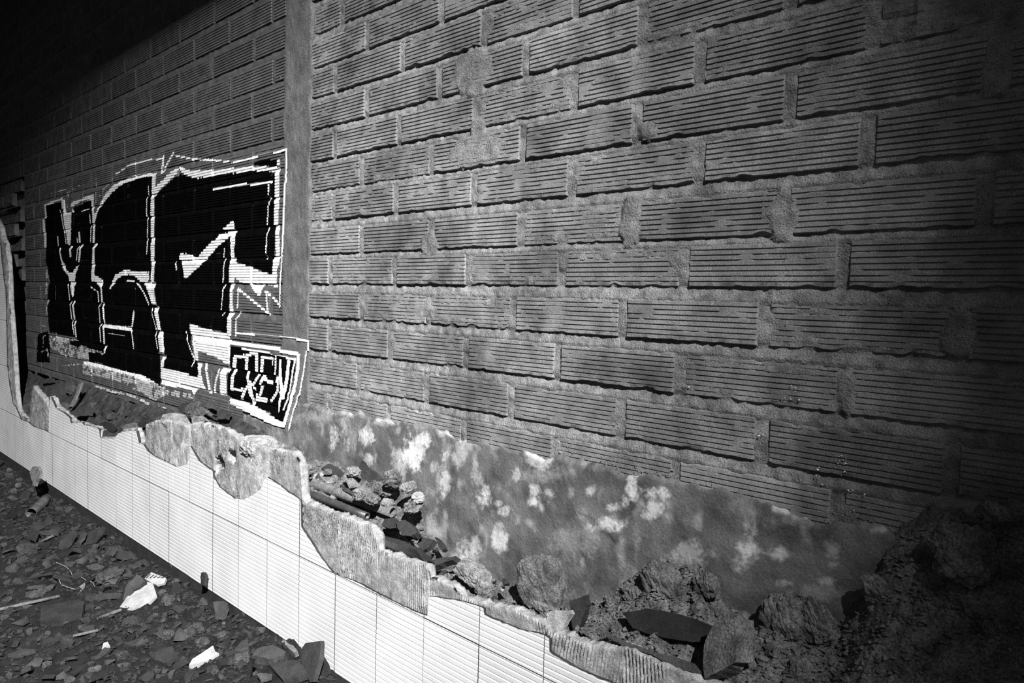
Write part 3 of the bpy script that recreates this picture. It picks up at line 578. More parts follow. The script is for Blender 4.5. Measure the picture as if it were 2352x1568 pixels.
# ------------------------------------------------------------------ loose pieces
def hull(pts):
    bm = bmesh.new()
    for p in pts: bm.verts.new(p)
    r = bmesh.ops.convex_hull(bm, input=bm.verts); junk = [g for g in r['geom_interior'] if isinstance(g, bmesh.types.BMVert)]
    if junk: bmesh.ops.delete(bm, geom=junk, context='VERTS')
    me = bpy.data.meshes.new('piece'); bm.to_mesh(me); bm.free(); return me
def chunk_mesh(r, n=13, sx=1., sy=.8, sz=.6):
    pts = []
    for i in range(n):
        v = Vector((r.gauss(0, 1), r.gauss(0, 1), r.gauss(0, 1))).normalized()*r.uniform(.8, 1.1); pts.append((v.x*sx*.5, v.y*sy*.5, v.z*sz*.5))
    return hull(pts)
def shard_mesh(r, th=.18, n=6):
    a0 = r.random()*6.3; poly = []
    for i in range(n):
        a = a0+i*6.283/n+r.uniform(-.35, .35); q = r.uniform(.32, .62); poly.append((q*math.cos(a), q*math.sin(a)*.62))
    dx, dy = r.uniform(-.04, .04), r.uniform(-.04, .04)
    return hull([(x, y, -th/2) for x, y in poly]+[(x*.94+dx, y*.94+dy, th/2+r.uniform(-.03, .03)) for x, y in poly])
ICO = {}
def lump_mesh(seed, sub=4, amp=.34, sx=1., sy=.8, sz=.7, fine=.10, boxy=0.):
    if sub not in ICO:
        bm = bmesh.new(); bmesh.ops.create_icosphere(bm, subdivisions=sub, radius=.5); bm.verts.ensure_lookup_table()
        ICO[sub] = (np.array([v.co[:] for v in bm.verts]), [[v.index for v in f.verts] for f in bm.faces]); bm.free()
    V, Fs = ICO[sub]
    if boxy: V = V/((np.abs(V*2)**6).sum(1)**(1/6.))[:, None]**boxy
    x, y, z = V.T
    n = fbm(x*3+seed*7.1, y*3+z*2.3+seed, 3, 5)-.5; n1 = fbm(z*3.3+seed*3.1, y*2.6-x*2+seed, 3, 15)-.5
    wl = .45-np.minimum(worley(x*5+z*2+seed, y*5-z*3+seed, 9), worley(z*5.5+seed, x*5+y*2, 19)+.1); w2 = .45-worley(x*12+z*5+seed, y*12-z*7, 29)
    V2 = V*(1+amp*(n+n1)+fine*2.2*wl+fine*1.1*w2)[:, None]*np.array([sx, sy, sz]); return mesh('lump', V2, Fs)
r_ = random.Random(11)
CHK = [chunk_mesh(r_, r_.choice((10, 12, 15)), 1., r_.uniform(.55, .9), r_.uniform(.35, .75)) for _ in range(18)]
SHD = [shard_mesh(r_, r_.uniform(.10, .24), r_.choice((4, 5, 6))) for _ in range(18)]
LMP = [lump_mesh(i+1, 4, .45, 1., r_.uniform(.7, .95), r_.uniform(.55, .8), .2, .25) for i in range(8)]
for L_, m in ((CHK, 'clay'), (SHD, 'shard'), (LMP, 'lump')):
    for me in L_: me.materials.append(MT[m])
MATC = {}
def piece(me, m, name, label, cat, loc, size, rot, group=None):
    key = (me.name, m)
    if key not in MATC:
        if me.materials and me.materials[0] == MT[m]: MATC[key] = me
        else: c = me.copy(); c.materials.clear(); c.materials.append(MT[m]); MATC[key] = c
    o = bpy.data.objects.new(name, MATC[key]); COL.objects.link(o); o.location = loc; o.scale = (size,)*3 if not hasattr(size, '__len__') else size; o.rotation_euler = rot
    return tag(o, label, cat, group)
def on(px, py, me, m, name, label, cat, wpx, rot=None, sink=.25, asp=None, group=None):
    """a loose piece resting on the surface seen at this pixel, wpx wide in the photograph"""
    p = hit(px, py); s = wpx*depth(p)/F
    rot = rot or (r_.uniform(-.3, .3), r_.uniform(-.3, .3), r_.uniform(0, 6.3))
    size = tuple(s*a for a in asp) if asp else s
    zz = min(v.co.z for v in me.vertices)*(size[2] if asp else s)
    return piece(me, m, name, label, cat, (p[0], p[1], p[2]-zz*(1-2*sink)*.7), size, rot, group)
def plate(name, label, cat, m, poly, base, nrm, th, group=None):
    """flat broken slab: outline read from the photograph, laid on a tilted plane through the spot it rests on"""
    c = base if isinstance(base, np.ndarray) else hit(*base); n = np.array(nrm, float); n /= np.linalg.norm(n); c = c+n*th
    q = []
    if cat != 'tile shard':                                   # ragged fracture along every side
        pw = max(p[0] for p in poly)-min(p[0] for p in poly); po = []
        for i in range(len(poly)):
            (x0, y0), (x1, y1) = poly[i], poly[(i+1) % len(poly)]; po.append((x0, y0)); L = math.hypot(x1-x0, y1-y0)
            for t in (.33, .67):
                if L > 12: po.append((x0+(x1-x0)*t+r_.uniform(-.05, .05)*L, y0+(y1-y0)*t+r_.uniform(-.05, .05)*L))
        poly = po
    for x, y in poly:
        d = ray(x, y); t = ((c-CAM)@n)/(d@n); q.append(CAM+d*t)
    q = np.array(q); o3 = q.mean(0)-n*th*.5; k = len(q)
    V = np.concatenate([q-o3, q-o3-n*th+np.array([r_.uniform(-.1, .1)*th for _ in range(3*k)]).reshape(k, 3)])
    me = mesh(name, V, [list(range(k)), list(range(2*k-1, k-1, -1))]+[(i, i+k, (i+1) % k+k, (i+1) % k) for i in range(k)])
    o = link(name, me, m); o.location = o3; return tag(o, label, cat, group)
def tube(name, P0, P1, r, m, hollow=0., n=20, parent=None, rag=0.):
    P0 = np.array(P0); P1 = np.array(P1); a = P1-P0; L = np.linalg.norm(a); a /= L; u = np.cross(a, [0, 0, 1.]); u /= np.linalg.norm(u); v = np.cross(a, u); V = []; Fc = []
    rings = [(0, r), (L, r)]+([(L, r*hollow), (L*.02, r*hollow), (0, r*hollow)] if hollow else [])
    if hollow: rings = [(0, r), (L*.33, r), (L*.66, r), (L, r), (L, r*hollow), (L*.5, r*hollow), (0, r*hollow), (0, r)]
    for t, q in rings:
        for i in range(n):
            th = i*6.2832/n; V.append(P0-P0+a*t+(u*math.cos(th)+v*math.sin(th))*q)
    for k in range(len(rings)-1):
        for i in range(n): Fc.append((k*n+i, k*n+(i+1) % n, (k+1)*n+(i+1) % n, (k+1)*n+i))
    if not hollow: Fc += [list(range(n)), list(range(2*n-1, n-1, -1))]
    o = link(name, mesh(name, V, Fc, True), m, parent); o.location = P0; return o
def wire(name, label, pts, r, m='wire'):
    K = [hit(x, y)+np.array([0, 0, .010]) for x, y in pts]; Q_ = []
    for i in range(len(K)-1):
        p0, p1, p2, p3 = K[max(i-1, 0)], K[i], K[i+1], K[min(i+2, len(K)-1)]
        for t in np.linspace(0, 1, 6, endpoint=False): Q_.append(.5*((2*p1)+(p2-p0)*t+(2*p0-5*p1+4*p2-p3)*t*t+(3*p1-p0-3*p2+p3)*t**3))
    Q_.append(K[-1]); Q_ = np.array(Q_); o3 = Q_[0]; V = []; Fs = []; n = 7
    for i, p in enumerate(Q_):
        a = Q_[min(i+1, len(Q_)-1)]-Q_[max(i-1, 0)]; a /= np.linalg.norm(a); u = np.cross(a, [0, 0, 1.]); u /= np.linalg.norm(u); v = np.cross(a, u)
        for k in range(n): V.append(p-o3+(u*math.cos(k*6.2832/n)+v*math.sin(k*6.2832/n))*r)
    for i in range(len(Q_)-1):
        for k in range(n): Fs.append((i*n+k, i*n+(k+1) % n, (i+1)*n+(k+1) % n, (i+1)*n+k))
    o = link(name, mesh(name, V, Fs, True), m); o.location = o3; return tag(o, label, 'wire')
UP = (0, 0, 1)
def E_(pts): return crop('e', pts)
# ---- on the floor
plate('tile_shard', 'large pointed white tile shard tilted on the dark rubble', 'tile shard', 'dusty', E_([(820, 1072), (870, 1010), (950, 900), (1060, 840), (1100, 850), (1112, 885), (1130, 940), (1080, 985), (1000, 1020), (900, 1055)]), E_([(980, 1010)])[0], (.1, -.35, 1), .011)
plate('tile_shard', 'white tile fragment with thick broken side near the bottom edge', 'tile shard', 'dusty', E_([(1360, 1440), (1385, 1395), (1440, 1360), (1535, 1297), (1550, 1340), (1578, 1355), (1480, 1410)]), E_([(1460, 1420)])[0], (.15, -.25, 1), .022)
plate('tile_shard', 'tiny white tile chip left of the other white fragments', 'tile shard', 'dusty', E_([(733, 1322), (745, 1280), (775, 1270), (792, 1300), (770, 1318)]), hit(*E_([(760, 1315)])[0])+np.array([0, 0, .014]), (0, -.3, 1), .006)
o = plate('patterned_tile_shard', 'white shard with dark stripes behind the large pointed shard', 'tile shard', 'dusty', E_([(1040, 815), (1090, 770), (1195, 812), (1185, 845), (1130, 862), (1090, 845)]), E_([(1110, 860)])[0], (.2, -.5, 1), .012)
for i in range(5):
    a = E_([(1052+i*27, 815-i*1)])[0]; b = E_([(1085+i*24, 782+i*7)])[0]; c2 = hit(*E_([(1110, 860)])[0]); n = np.array((.2, -.5, 1.)); n /= np.linalg.norm(n); c2 = c2+n*.0125
    q = [CAM+ray(*s)*(((c2-CAM)@n)/(ray(*s)@n)) for s in (a, b)]
    st = tube('stripe', q[0], q[1], .0022, 'shard', 0, 6); st.location = Vector(q[0])-o.location; st.parent = o
plate('brick_slab', 'dark triangular slab propped behind the large white shard', 'brick shard', 'clay', E_([(885, 985), (905, 870), (985, 785), (1050, 835), (960, 900), (930, 960)]), E_([(950, 960)])[0], (.3, -.6, .7), .014)
plate('brick_slab', 'dark ribbed brick slab lying flat at the left', 'brick shard', 'shard', E_([(285, 1120), (300, 1010), (560, 965), (610, 985), (590, 1075), (330, 1125)]), E_([(440, 1100)])[0], (0, -.15, 1), .03)
plate('brick_slab', 'fan-shaped dark slab below the ridge of rubble', 'brick shard', 'clay', E_([(1062, 1355), (1240, 1305), (1282, 1380), (1200, 1425), (1110, 1400)]), E_([(1180, 1415)])[0], (0, -.35, 1), .012)
plate('roof_tile_shard', 'curved dark roof tile piece standing against the white tiles', 'tile shard', 'clay', E_([(2165, 1330), (2200, 1280), (2300, 1266), (2312, 1290), (2300, 1400), (2255, 1560), (2230, 1560), (2170, 1420)]), np.array([-1.90, -.275, .05]), (-.15, -1, .35), .014)
plate('roof_tile_shard', 'second dark shard leaning right of the curved roof tile piece', 'tile shard', 'shard', E_([(2262, 1545), (2308, 1370), (2352, 1440), (2365, 1500), (2330, 1560)]), np.array([-1.85, -.28, .04]), (.2, -1, .4), .014)
plate('brick_slab', 'broad dark slab with a thick left edge near the bottom', 'brick shard', 'clay', E_([(1935, 1428), (2000, 1415), (2150, 1405), (2212, 1500), (2040, 1550)]), E_([(2060, 1550)])[0], (-.05, -.3, 1), .02)
plate('brick_slab', 'dark flat slab above the broad thick-edged slab', 'brick shard', 'clay', E_([(1815, 1370), (1850, 1320), (1960, 1295), (2060, 1340), (2045, 1375), (1930, 1395)]), E_([(1930, 1395)])[0], (0, -.2, 1), .03)
plate('brick_slab', 'thin light-edged slab sandwiched between two dark slabs', 'brick shard', 'clay', E_([(1830, 1415), (1850, 1400), (2045, 1395), (2050, 1415), (1850, 1425)]), E_([(1930, 1425)])[0], (0, -.6, 1), .014)
plate('brick_slab', 'small curved pale-edged brick strip by the tile base', 'brick shard', 'lump', E_([(2025, 1270), (2045, 1252), (2140, 1330), (2120, 1352)]), E_([(2100, 1350)])[0], (0, -.3, 1), .02)
plate('brick_slab', 'upright dark sliver leaning on the tiles', 'brick shard', 'shard', E_([(1440, 865), (1450, 772), (1462, 770), (1480, 800), (1470, 865)]), np.array([-2.56, -.25, .06]), (0, -1, .3), .012)
plate('brick_slab', 'tall grey shard standing against the tile wall, far left', 'brick shard', 'lump', E_([(213, 50), (235, 10), (275, 8), (292, 60), (250, 150), (235, 150)]), np.array([-4.05, -.30, .04]), (.1, -1, .3), .014)
plate('brick_slab', 'long dark sliver standing on edge near the bottom middle', 'brick shard', 'shard', E_([(1765, 1555), (1800, 1380), (1815, 1375), (1790, 1560)]), E_([(1785, 1555)])[0], (-.9, -.5, .4), .012)
plate('brick_slab', 'dark rounded slab beside the tiles with a hollowed side', 'brick shard', 'clay', E_([(1535, 985), (1615, 978), (1622, 1030), (1590, 1110), (1555, 1110), (1545, 1040)]), E_([(1590, 1100)])[0], (0, -.8, .8), .02)
for i, (q, lb) in enumerate([([(530, 590), (590, 480), (612, 478), (560, 590)], 'thin dark brick sliver in the leaning row, leftmost'), ([(600, 560), (660, 480), (745, 440), (740, 470), (690, 540), (640, 575)], 'dark oblong plate in the leaning row'), ([(815, 585), (845, 490), (885, 455), (890, 480), (860, 560)], 'dark upright plate near the tile base in the leaning row'),
                             ([(420, 600), (450, 510), (530, 460), (545, 480), (500, 570), (450, 610)], 'dark plate lying left of the leaning row'), ([(630, 640), (670, 570), (700, 565), (680, 635)], 'small grey plate below the leaning row'), ([(730, 660), (780, 610), (835, 590), (800, 650)], 'flat grey plate below the upright plate'), ([(160, 520), (200, 450), (270, 470), (240, 545)], 'dark curved shard at the far left'), ([(240, 470), (420, 460), (410, 510), (300, 500)], 'long pale-topped shard at the far left')]):
    plate('brick_shard', lb, 'brick shard', 'clay', E_(q), E_([(sum(p[0] for p in q)/len(q), max(p[1] for p in q))])[0], (r_.uniform(-.3, .3), -.75, .8), .012)
for x, y, wd, lb in [(960, 672, 75, 'pale brick lump against the dark tile base'), (1000, 1305, 125, 'rounded grey chunk beside the small white chip'), (1455, 1290, 110, 'tall pale cement chunk behind the thick white fragment'), (1360, 1225, 90, 'grey knobbed chunk left of the tall cement chunk'), (1190, 1235, 110, 'long crumbly cement chunk'),
                     (1255, 855, 120, 'grey brick lump right of the striped shard'), (1360, 870, 90, 'pale lump near the tile base'), (1490, 890, 70, 'round dark pebble brick by the tile base'), (1745, 1420, 120, 'crumbly cement lump in the lower right heap'), (205, 630, 120, 'dark rough lump at the left edge'), (290, 690, 130, 'dark rounded lump at the left'),
                     (750, 955, 90, 'grey rounded chunk left of the large white shard'), (900, 1445, 120, 'pale oblong chunk near the bottom'), (1310, 1420, 100, 'grey rounded chunk left of the thick white fragment'), (800, 830, 200, 'rough dark lump above the white shards'), (1880, 1190, 90, 'grey cracked lump against the tile base'), (1990, 1260, 80, 'dark pyramid chunk by the tile base'), (2090, 1560, 120, 'crumbly lump at the bottom edge')]:
    x_, y_ = E_([(x, y)])[0]; on(x_, y_, LMP[r_.randrange(8)] if 'cement' in lb or 'crumbly' in lb or 'rough' in lb else CHK[r_.randrange(18)], 'crumb' if 'pale' in lb or 'cement' in lb or 'grey' in lb else 'clay', 'rubble_chunk', lb, 'rubble', wd/3.136)
a, b = hit(*E_([(225, 372)])[0])+np.array([0, 0, .02]), hit(*E_([(335, 285)])[0])+np.array([0, 0, .03])
can = link('tin_can', None); can.location = a; tag(can, 'crumpled tin can lying on its side near the tile base', 'can')
bd = tube('can_body', a, b, .026, 'metal', .93, 24); bd.location = (0, 0, 0); bd.parent = can
for nm, t in (('can_rim', .0), ('can_rim', 1.)):
    d_ = (b-a)/np.linalg.norm(b-a); c0 = a+(b-a)*t; rm_ = tube(nm, c0-d_*.002, c0+d_*.002, .0275, 'metal', .9, 24); rm_.location = Vector(c0-d_*.002)-Vector(a); rm_.parent = can
ft = tube('can_base', b-(b-a)*.06, b-(b-a)*.05, .0245, 'metal', 0, 24); ft.location = Vector(b-(b-a)*.06)-Vector(a); ft.parent = can
def stick(label, p, q, r, m='wood', lift=.012):
    a = hit(*p)+np.array([0, 0, lift]); b = hit(*q)+np.array([0, 0, lift]); return tag(tube('stick', a, b, r, m, 0, 7), label, 'stick')
stick('long thin stick lying across the left rubble', E_([(0, 1060)])[0], E_([(430, 965)])[0], .006); stick('short stick lying beside the curved shard', E_([(240, 597)])[0], E_([(425, 505)])[0], .006); stick('pale splinter on the rubble, lower left', E_([(525, 1255)])[0], E_([(705, 1212)])[0], .005)
stick('dark stick lying on the shards in the lower left', E_([(705, 1125)])[0], E_([(870, 1065)])[0], .006)
wire('wire', 'thin pale wire curling over the left rubble', E_([(405, 715), (460, 740), (505, 775), (522, 815)]), .001); wire('wire', 'looped thin wire beside the pale curling wire', E_([(585, 822), (630, 850), (665, 860), (682, 892)]), .001); wire('wire', 'dark bent wire below the curling wire', E_([(425, 840), (450, 880), (540, 912)]), .0013)
plate('wood_splinter', 'pale pointed wood splinter by the looped wire', 'splinter', 'lump', E_([(528, 940), (575, 870), (610, 845), (612, 865), (570, 920)]), E_([(570, 930)])[0], (0, -.4, 1), .006)
n_sh = 0; tries = 0; spots = [(300, 1385, 130), (335, 1360, 130), (468, 1503, 130), (445, 1515, 90), (92, 1165, 110), (357, 1330, 90), (242, 1480, 60), (145, 1402, 170), (105, 1410, 120), (375, 1505, 110), (712, 1510, 160), (660, 1540, 160), (615, 1495, 130)]
ANCH = [((92, 1165), 'the tin can'), ((325, 1360), 'the large white shard'), ((468, 1505), 'the thick white fragment'), ((242, 1480), 'the tiny white chip'), ((360, 1330), 'the striped shard'), ((712, 1510), 'the curved roof tile piece'), ((620, 1500), 'the dark slabs at the bottom'), ((155, 1310), 'the curling wire'),
        ((140, 1400), 'the dark ribbed slab'), ((240, 1230), 'the leaning row of plates'), ((80, 1100), 'the tall standing shard'), ((466, 1330), 'the upright dark sliver'), ((375, 1500), 'the fan-shaped slab'), ((30, 1520), 'the lower left corner'), ((310, 1280), 'the pale lump at the tile base'), ((530, 1415), 'the hollow-sided slab'), ((30, 1240), 'the left edge')]
def where(px, py):
    a = min(ANCH, key=lambda q: (q[0][0]-px)**2+(q[0][1]-py)**2); dx, dy = px-a[0][0], py-a[0][1]
    d = math.hypot(dx, dy); r = 'beside' if d < 25 else (('right of' if dx > 0 else 'left of') if abs(dx) > abs(dy) else ('below' if dy > 0 else 'above'))
    return ('' if d < 60 else 'some way ')+r+' '+a[1]
SPEC = [('brick_shard', SHD, 'shard', 'dark thin brick shard', 'brick shard', 'thin shards littering the floor'), ('rubble_chunk', CHK, 'clay', 'dark angular brick chunk', 'rubble', 'angular chunks littering the floor'), ('cement_crumb', LMP, 'crumb', 'grey cement crumb', 'rubble', 'cement crumbs littering the floor')]
while n_sh < 430 and tries < 9000:
    tries += 1
    px = r_.uniform(-20, 800); py = r_.uniform(1060, 1568)
    edge_y = 1062+px*.62
    if py < edge_y+4 or r_.random() < .45*min(1, (py-edge_y)/420.)+.1*(px < 120): continue
    k = 0 if r_.random() < .6 else (1 if r_.random() < .78 else 2)
    wd = r_.choice((18, 24, 30, 38, 48, 60))*(.75+.5*r_.random())*(.5+.5*(py-1060)/500.)*(.55 if k == 2 else 1.)
    p = hit(px, py)
    if p[1] > -.245 or any((px-a)**2+(py-b)**2 < (.25*(wd+c))**2 for a, b, c in spots): continue
    spots.append((px, py, wd)); s = wd*depth(p)/F
    nm, L_, m, lb, ct, gp = SPEC[k]
    tilt = .7 if k == 0 else .6
    lb = ('large ' if wd > 40 else 'small ' if wd < 18 else '')+lb+' '+where(px, py)
    piece(r_.choice(L_), m, nm, lb, ct, (p[0], min(p[1], -.235-s*.45), p[2]+s*.12), s, (r_.uniform(-tilt, tilt), r_.uniform(-tilt, tilt), r_.uniform(0, 6.3)), gp); n_sh += 1
# grit too small and too many to count
def grit(name, label, m, pts, parent=None, cat='gravel'):
    base = np.array([(1, 0, 0), (-1, 0, 0), (0, 1, 0), (0, -1, 0), (0, 0, 1), (0, 0, -1)], float); fc = np.array([(0, 2, 4), (2, 1, 4), (1, 3, 4), (3, 0, 4), (2, 0, 5), (1, 2, 5), (3, 1, 5), (0, 3, 5)])
    g = np.random.default_rng(5); V = []; Fs = []; n = 0
    for x, y, z, s in pts:
        q = base*g.uniform(.5, 1.1, (6, 1))*s*np.array([1, g.uniform(.6, 1), g.uniform(.4, .9)])+g.normal(0, .15*s, (6, 3)); a = g.uniform(0, 6.3); c_, s_ = math.cos(a), math.sin(a)
        q = np.stack([q[:, 0]*c_-q[:, 1]*s_, q[:, 0]*s_+q[:, 1]*c_, q[:, 2]], 1); V.append(q+np.array([x, y, z])); Fs.append(fc+n); n += 6
    o = link(name, mesh(name, np.concatenate(V), np.concatenate(Fs)), m, parent)
    if parent is None: tag(o, label, cat)
    o['kind'] = 'stuff'; return o
g = np.random.default_rng(3)
x = g.uniform(-6.2, -1.3, 9000); y = -.235-np.abs(g.normal(0, .42, 9000)); ok = y > -1.4; x, y = x[ok], y[ok]; z = groundz(x, y); s = .003+.013*g.random(len(x))**2.5
grit('floor_grit', 'fine dark gravel and brick crumbs covering the floor', 'shard', zip(x, y, z+s*.3, s))
x = np.concatenate([g.uniform(-2.3, .1, 5000), g.uniform(-1.15, .05, 8000)]); y = g.uniform(-.19, -.005, len(x)); z = fillz(x, y); s = .002+.0085*g.random(len(x))**3
grit('rubble_grit', 'mortar crumbs strewn over the fill behind the tile wall', 'fill', zip(x, y, z+s*.2, s))
x = g.uniform(-2.25, .1, 1600); z = .806+(fbm(x*9, x*0, 3, 61)-.5)*.03+g.normal(0, .009, len(x)); s = .0012+.004*g.random(len(x))**2.5; keep = fbm(x*8, x*0, 2, 77) > .42
grit('mortar_crumbs', '', 'mortar', zip(x[keep], (.001+0*x)[keep], z[keep], s[keep]), wall)

# ---- lodged behind the tile wall
G = 'rubble lodged behind the tile wall'
def B_(pts): return [(660+x/3.7333, 1030+y/3.7333) for x, y in pts]
def C_(pts): return [(840+x/2.8, 1180+y/2.8) for x, y in pts]
def A_(pts): return [(80+x/4.48, 860+y/4.48) for x, y in pts]
def D_(pts): return [(320+x/3.447, 900+y/3.447) for x, y in pts]
def seg(p, q, y0, y1): return at(*p, y0), at(*q, y1)
a, b = seg(B_([(190, 385)])[0], B_([(685, 580)])[0], -.165, -.150)
tag(tube('pipe', a, b, .0115, 'pipe', .72, 24), 'black open-ended pipe lying behind the broken tile edge', 'pipe')
a, b = seg(B_([(225, 300)])[0], B_([(905, 545)])[0], -.125, -.085)
bm_ = tube('half_pipe', a, b, .017, 'wood', .8, 10); tag(bm_, 'dark weathered beam lying above the open-ended pipe', 'beam')
a, b = seg(B_([(40, 235)])[0], B_([(215, 232)])[0], -.13, -.12); tag(tube('pipe', a, b, .006, 'pipe', 0, 12), 'short thin dark rod left of the open-ended pipe', 'pipe')
for x, y, wd, m, lb in [(140, 385, 130, 'pale', 'pale rounded stone at the left end of the open pipe'), (222, 382, 60, 'pale', 'small pale pebble at the mouth of the open pipe'), (145, 272, 110, 'pale', 'flat pale block under the short thin rod'), (185, 165, 90, 'lump', 'pale lump above the short thin rod'), (260, 265, 140, 'pale', 'pale crumbly lump at the upper end of the beam'),
                     (350, 290, 130, 'lump', 'crumbly cement lump beside the upper end of the beam'), (570, 195, 110, 'lump', 'crumbly cement lump above the grey triangular plate'), (640, 385, 160, 'lump', 'crumbly cement lump above the middle of the beam'), (728, 440, 150, 'lump', 'pale crumbly lump over the lower part of the beam'), (860, 465, 110, 'lump', 'small crumbly lump right of the beam'),
                     (345, 200, 70, 'lump', 'small grey lump on the dark slab'), (830, 340, 160, 'lump', 'crumbly cement lump at the left of the largest heap'), (900, 260, 190, 'lump', 'tall crumbly cement lump at the top of the largest heap'), (1040, 330, 120, 'lump', 'small cement lump at the right of the largest heap'), (1120, 420, 110, 'pale', 'pale lump on the right of the largest heap'), (1080, 490, 170, 'lump', 'low cement lump at the foot of the largest heap')]:
    x_, y_ = B_([(x, y)])[0]; q = at(x_, y_, -.08 if y < 330 or x > 780 else -.135); s = wd/3.7333*depth(q)/F
    piece(LMP[r_.randrange(8)], m, 'cement_lump', lb, 'rubble', q, s, (r_.uniform(-.5, .5), r_.uniform(-.5, .5), r_.uniform(0, 6)), G)
plate('brick_plate', 'smooth grey triangular plate above the weathered beam', 'brick shard', 'lump', B_([(475, 235), (500, 212), (560, 250), (620, 325), (530, 342)]), at(*B_([(550, 330)])[0], -.09), (.1, -1, .5), .012, G)
plate('brick_plate', 'large dark slab leaning on the plaster above the beam', 'brick shard', 'clay', B_([(600, 180), (640, 100), (700, 170), (805, 260), (760, 370), (690, 330)]), at(*B_([(720, 330)])[0], -.02), (0, -1, .3), .014, G)
plate('brick_plate', 'dark rounded slab left of the grey triangular plate', 'brick shard', 'clay', B_([(290, 170), (350, 130), (450, 190), (470, 240), (430, 285), (380, 240)]), at(*B_([(400, 280)])[0], -.05), (0, -1, .4), .016, G)
plate('brick_plate', 'narrow dark strip in front of the heap', 'brick shard', 'clay', B_([(465, 345), (490, 330), (580, 370), (560, 400)]), at(*B_([(520, 390)])[0], -.11), (0, -1, .8), .014, G)
plate('brick_plate', 'dark angular brick piece, left of the pair below the beam', 'brick shard', 'clay', B_([(810, 660), (830, 600), (920, 590), (930, 680), (880, 685)]), at(*B_([(870, 680)])[0], -.12), (0, -1, .7), .03, G)
plate('brick_plate', 'grey angular brick piece, right of the pair below the beam', 'brick shard', 'clay', B_([(930, 625), (1010, 610), (1075, 655), (1110, 720), (1060, 750), (985, 745), (945, 680)]), at(*B_([(1020, 740)])[0], -.125), (.1, -1, .8), .03, G)
# ribbed hollow brick fragment with grooves as parts
rb = plate('ribbed_brick', 'dark ribbed hollow-brick fragment lodged behind the combed mortar', 'brick', 'clay', C_([(72, 150), (100, 135), (200, 160), (300, 205), (400, 300), (385, 312), (200, 245), (80, 190)]), at(*C_([(230, 240)])[0], -.145), (.1, -1, .55), .035, G)
n = np.array((.1, -1, .55)); n /= np.linalg.norm(n); cc = at(*C_([(230, 240)])[0], -.145)+n*.036
for i in range(6):
    t = i/5.; p = C_([(80, 158+t*28)])[0]; q = C_([(330+t*40, 238+t*64)])[0]
    q3 = [CAM+ray(*s)*(((cc-CAM)@n)/(ray(*s)@n)) for s in (p, q)]
    st = tube('rib', q3[0], q3[1], .0024, 'clay', 0, 6); st.location = Vector(q3[0])-rb.location; st.parent = rb
plate('brick_plate', 'pale brick strip under the ribbed fragment', 'brick shard', 'lump', C_([(90, 215), (200, 258), (398, 315), (398, 338), (190, 285), (100, 240)]), at(*C_([(240, 290)])[0], -.165), (0, -1, .5), .02, G)
plate('brick_plate', 'dark triangular plate right of the ribbed fragment', 'brick shard', 'clay', C_([(330, 190), (345, 148), (440, 165), (400, 215), (352, 242)]), at(*C_([(370, 230)])[0], -.10), (0, -1, .9), .02, G)
plate('brick_plate', 'dark bar leaning behind the triangular plate', 'brick shard', 'shard', C_([(440, 150), (458, 150), (510, 225), (490, 240)]), at(*C_([(480, 230)])[0], -.07), (0, -1, .6), .014, G)
plate('brick_plate', 'dark wedge lying right of the ribbed fragment', 'brick shard', 'shard', C_([(400, 310), (470, 285), (580, 270), (560, 295), (470, 325), (405, 335)]), at(*C_([(480, 320)])[0], -.11), (0, -1, 1), .025, G)
for x, y, wd, m, lb in [(275, 165, 40, 'pale', 'small pale pebble on the ribbed fragment'), (305, 182, 26, 'pale', 'tiny bright pebble on the ribbed fragment'), (357, 122, 34, 'lump', 'round pale pebble above the triangular plate'), (180, 110, 70, 'lump', 'grey block between the dark angular pieces'), (420, 405, 52, 'pale', 'pale pebble below the ribbed fragment'), (880, 482, 56, 'pale', 'pale flat pebble left of the tall crusted chunk'),
                     (445, 240, 60, 'clay', 'dark brick crumb inside the corner of the bar'), (400, 262, 70, 'clay', 'dark brick crumb below the corner of the bar'), (655, 510, 60, 'lump', 'small grey lump under the shelf-like cement slab'), (830, 545, 70, 'clay', 'dark lump left of the tall crusted chunk'), (905, 430, 80, 'clay', 'dark chunk behind the pale flat pebble'), (540, 395, 60, 'lump', 'grey lump left of the shelf-like cement slab'), (470, 410, 60, 'lump', 'grey crumb right of the pale pebble'),
                     (495, 375, 80, 'shard', 'dark crumb above the grey lumps')]:
    x_, y_ = C_([(x, y)])[0]; q = at(x_, y_, -.12); s = wd/2.8*depth(q)/F
    piece(r_.choice(CHK), m, 'pebble', lb, 'stone', q, s, (r_.uniform(-.6, .6), r_.uniform(-.6, .6), r_.uniform(0, 6)), G)
def big(name, label, ctr, wpx, hpx, y, m, seed, dpt=.5, sub=5, amp=.22, fine=.08, boxy=.6, rot=0.):
    q = at(*ctr, y); k = depth(q)/F; me = lump_mesh(seed, sub, amp, 1., 1., 1., fine, boxy); o = link(name, me, m); o.location = q; o.scale = (wpx*k*.95, wpx*k*dpt, hpx*k*.95); o.rotation_euler = (0, r_.uniform(-.35, .35), r_.uniform(-.3, .3)); return tag(o, label, 'rubble', G)
big('cement_slab', 'pale shelf-like cement slab overhanging a dark gap', C_([(690, 385)])[0], 95, 42, -.10, 'lump', 3.3, .6)
big('cement_slab', 'rounded cement lump below the shelf-like slab', C_([(755, 465)])[0], 54, 45, -.11, 'lump', 4.1, .6)
tc = big('crusted_chunk', 'tall crusted mortar chunk with a combed left side', C_([(1130, 440)])[0], 112, 128, -.085, 'bed', 5.2, .55, 5, .16, .07); tc.data.materials[0] = MT['fill']
big('crusted_chunk', 'low crusted lump under the tall crusted chunk', C_([(1150, 590)])[0], 85, 26, -.10, 'lump', 6.7, .5)
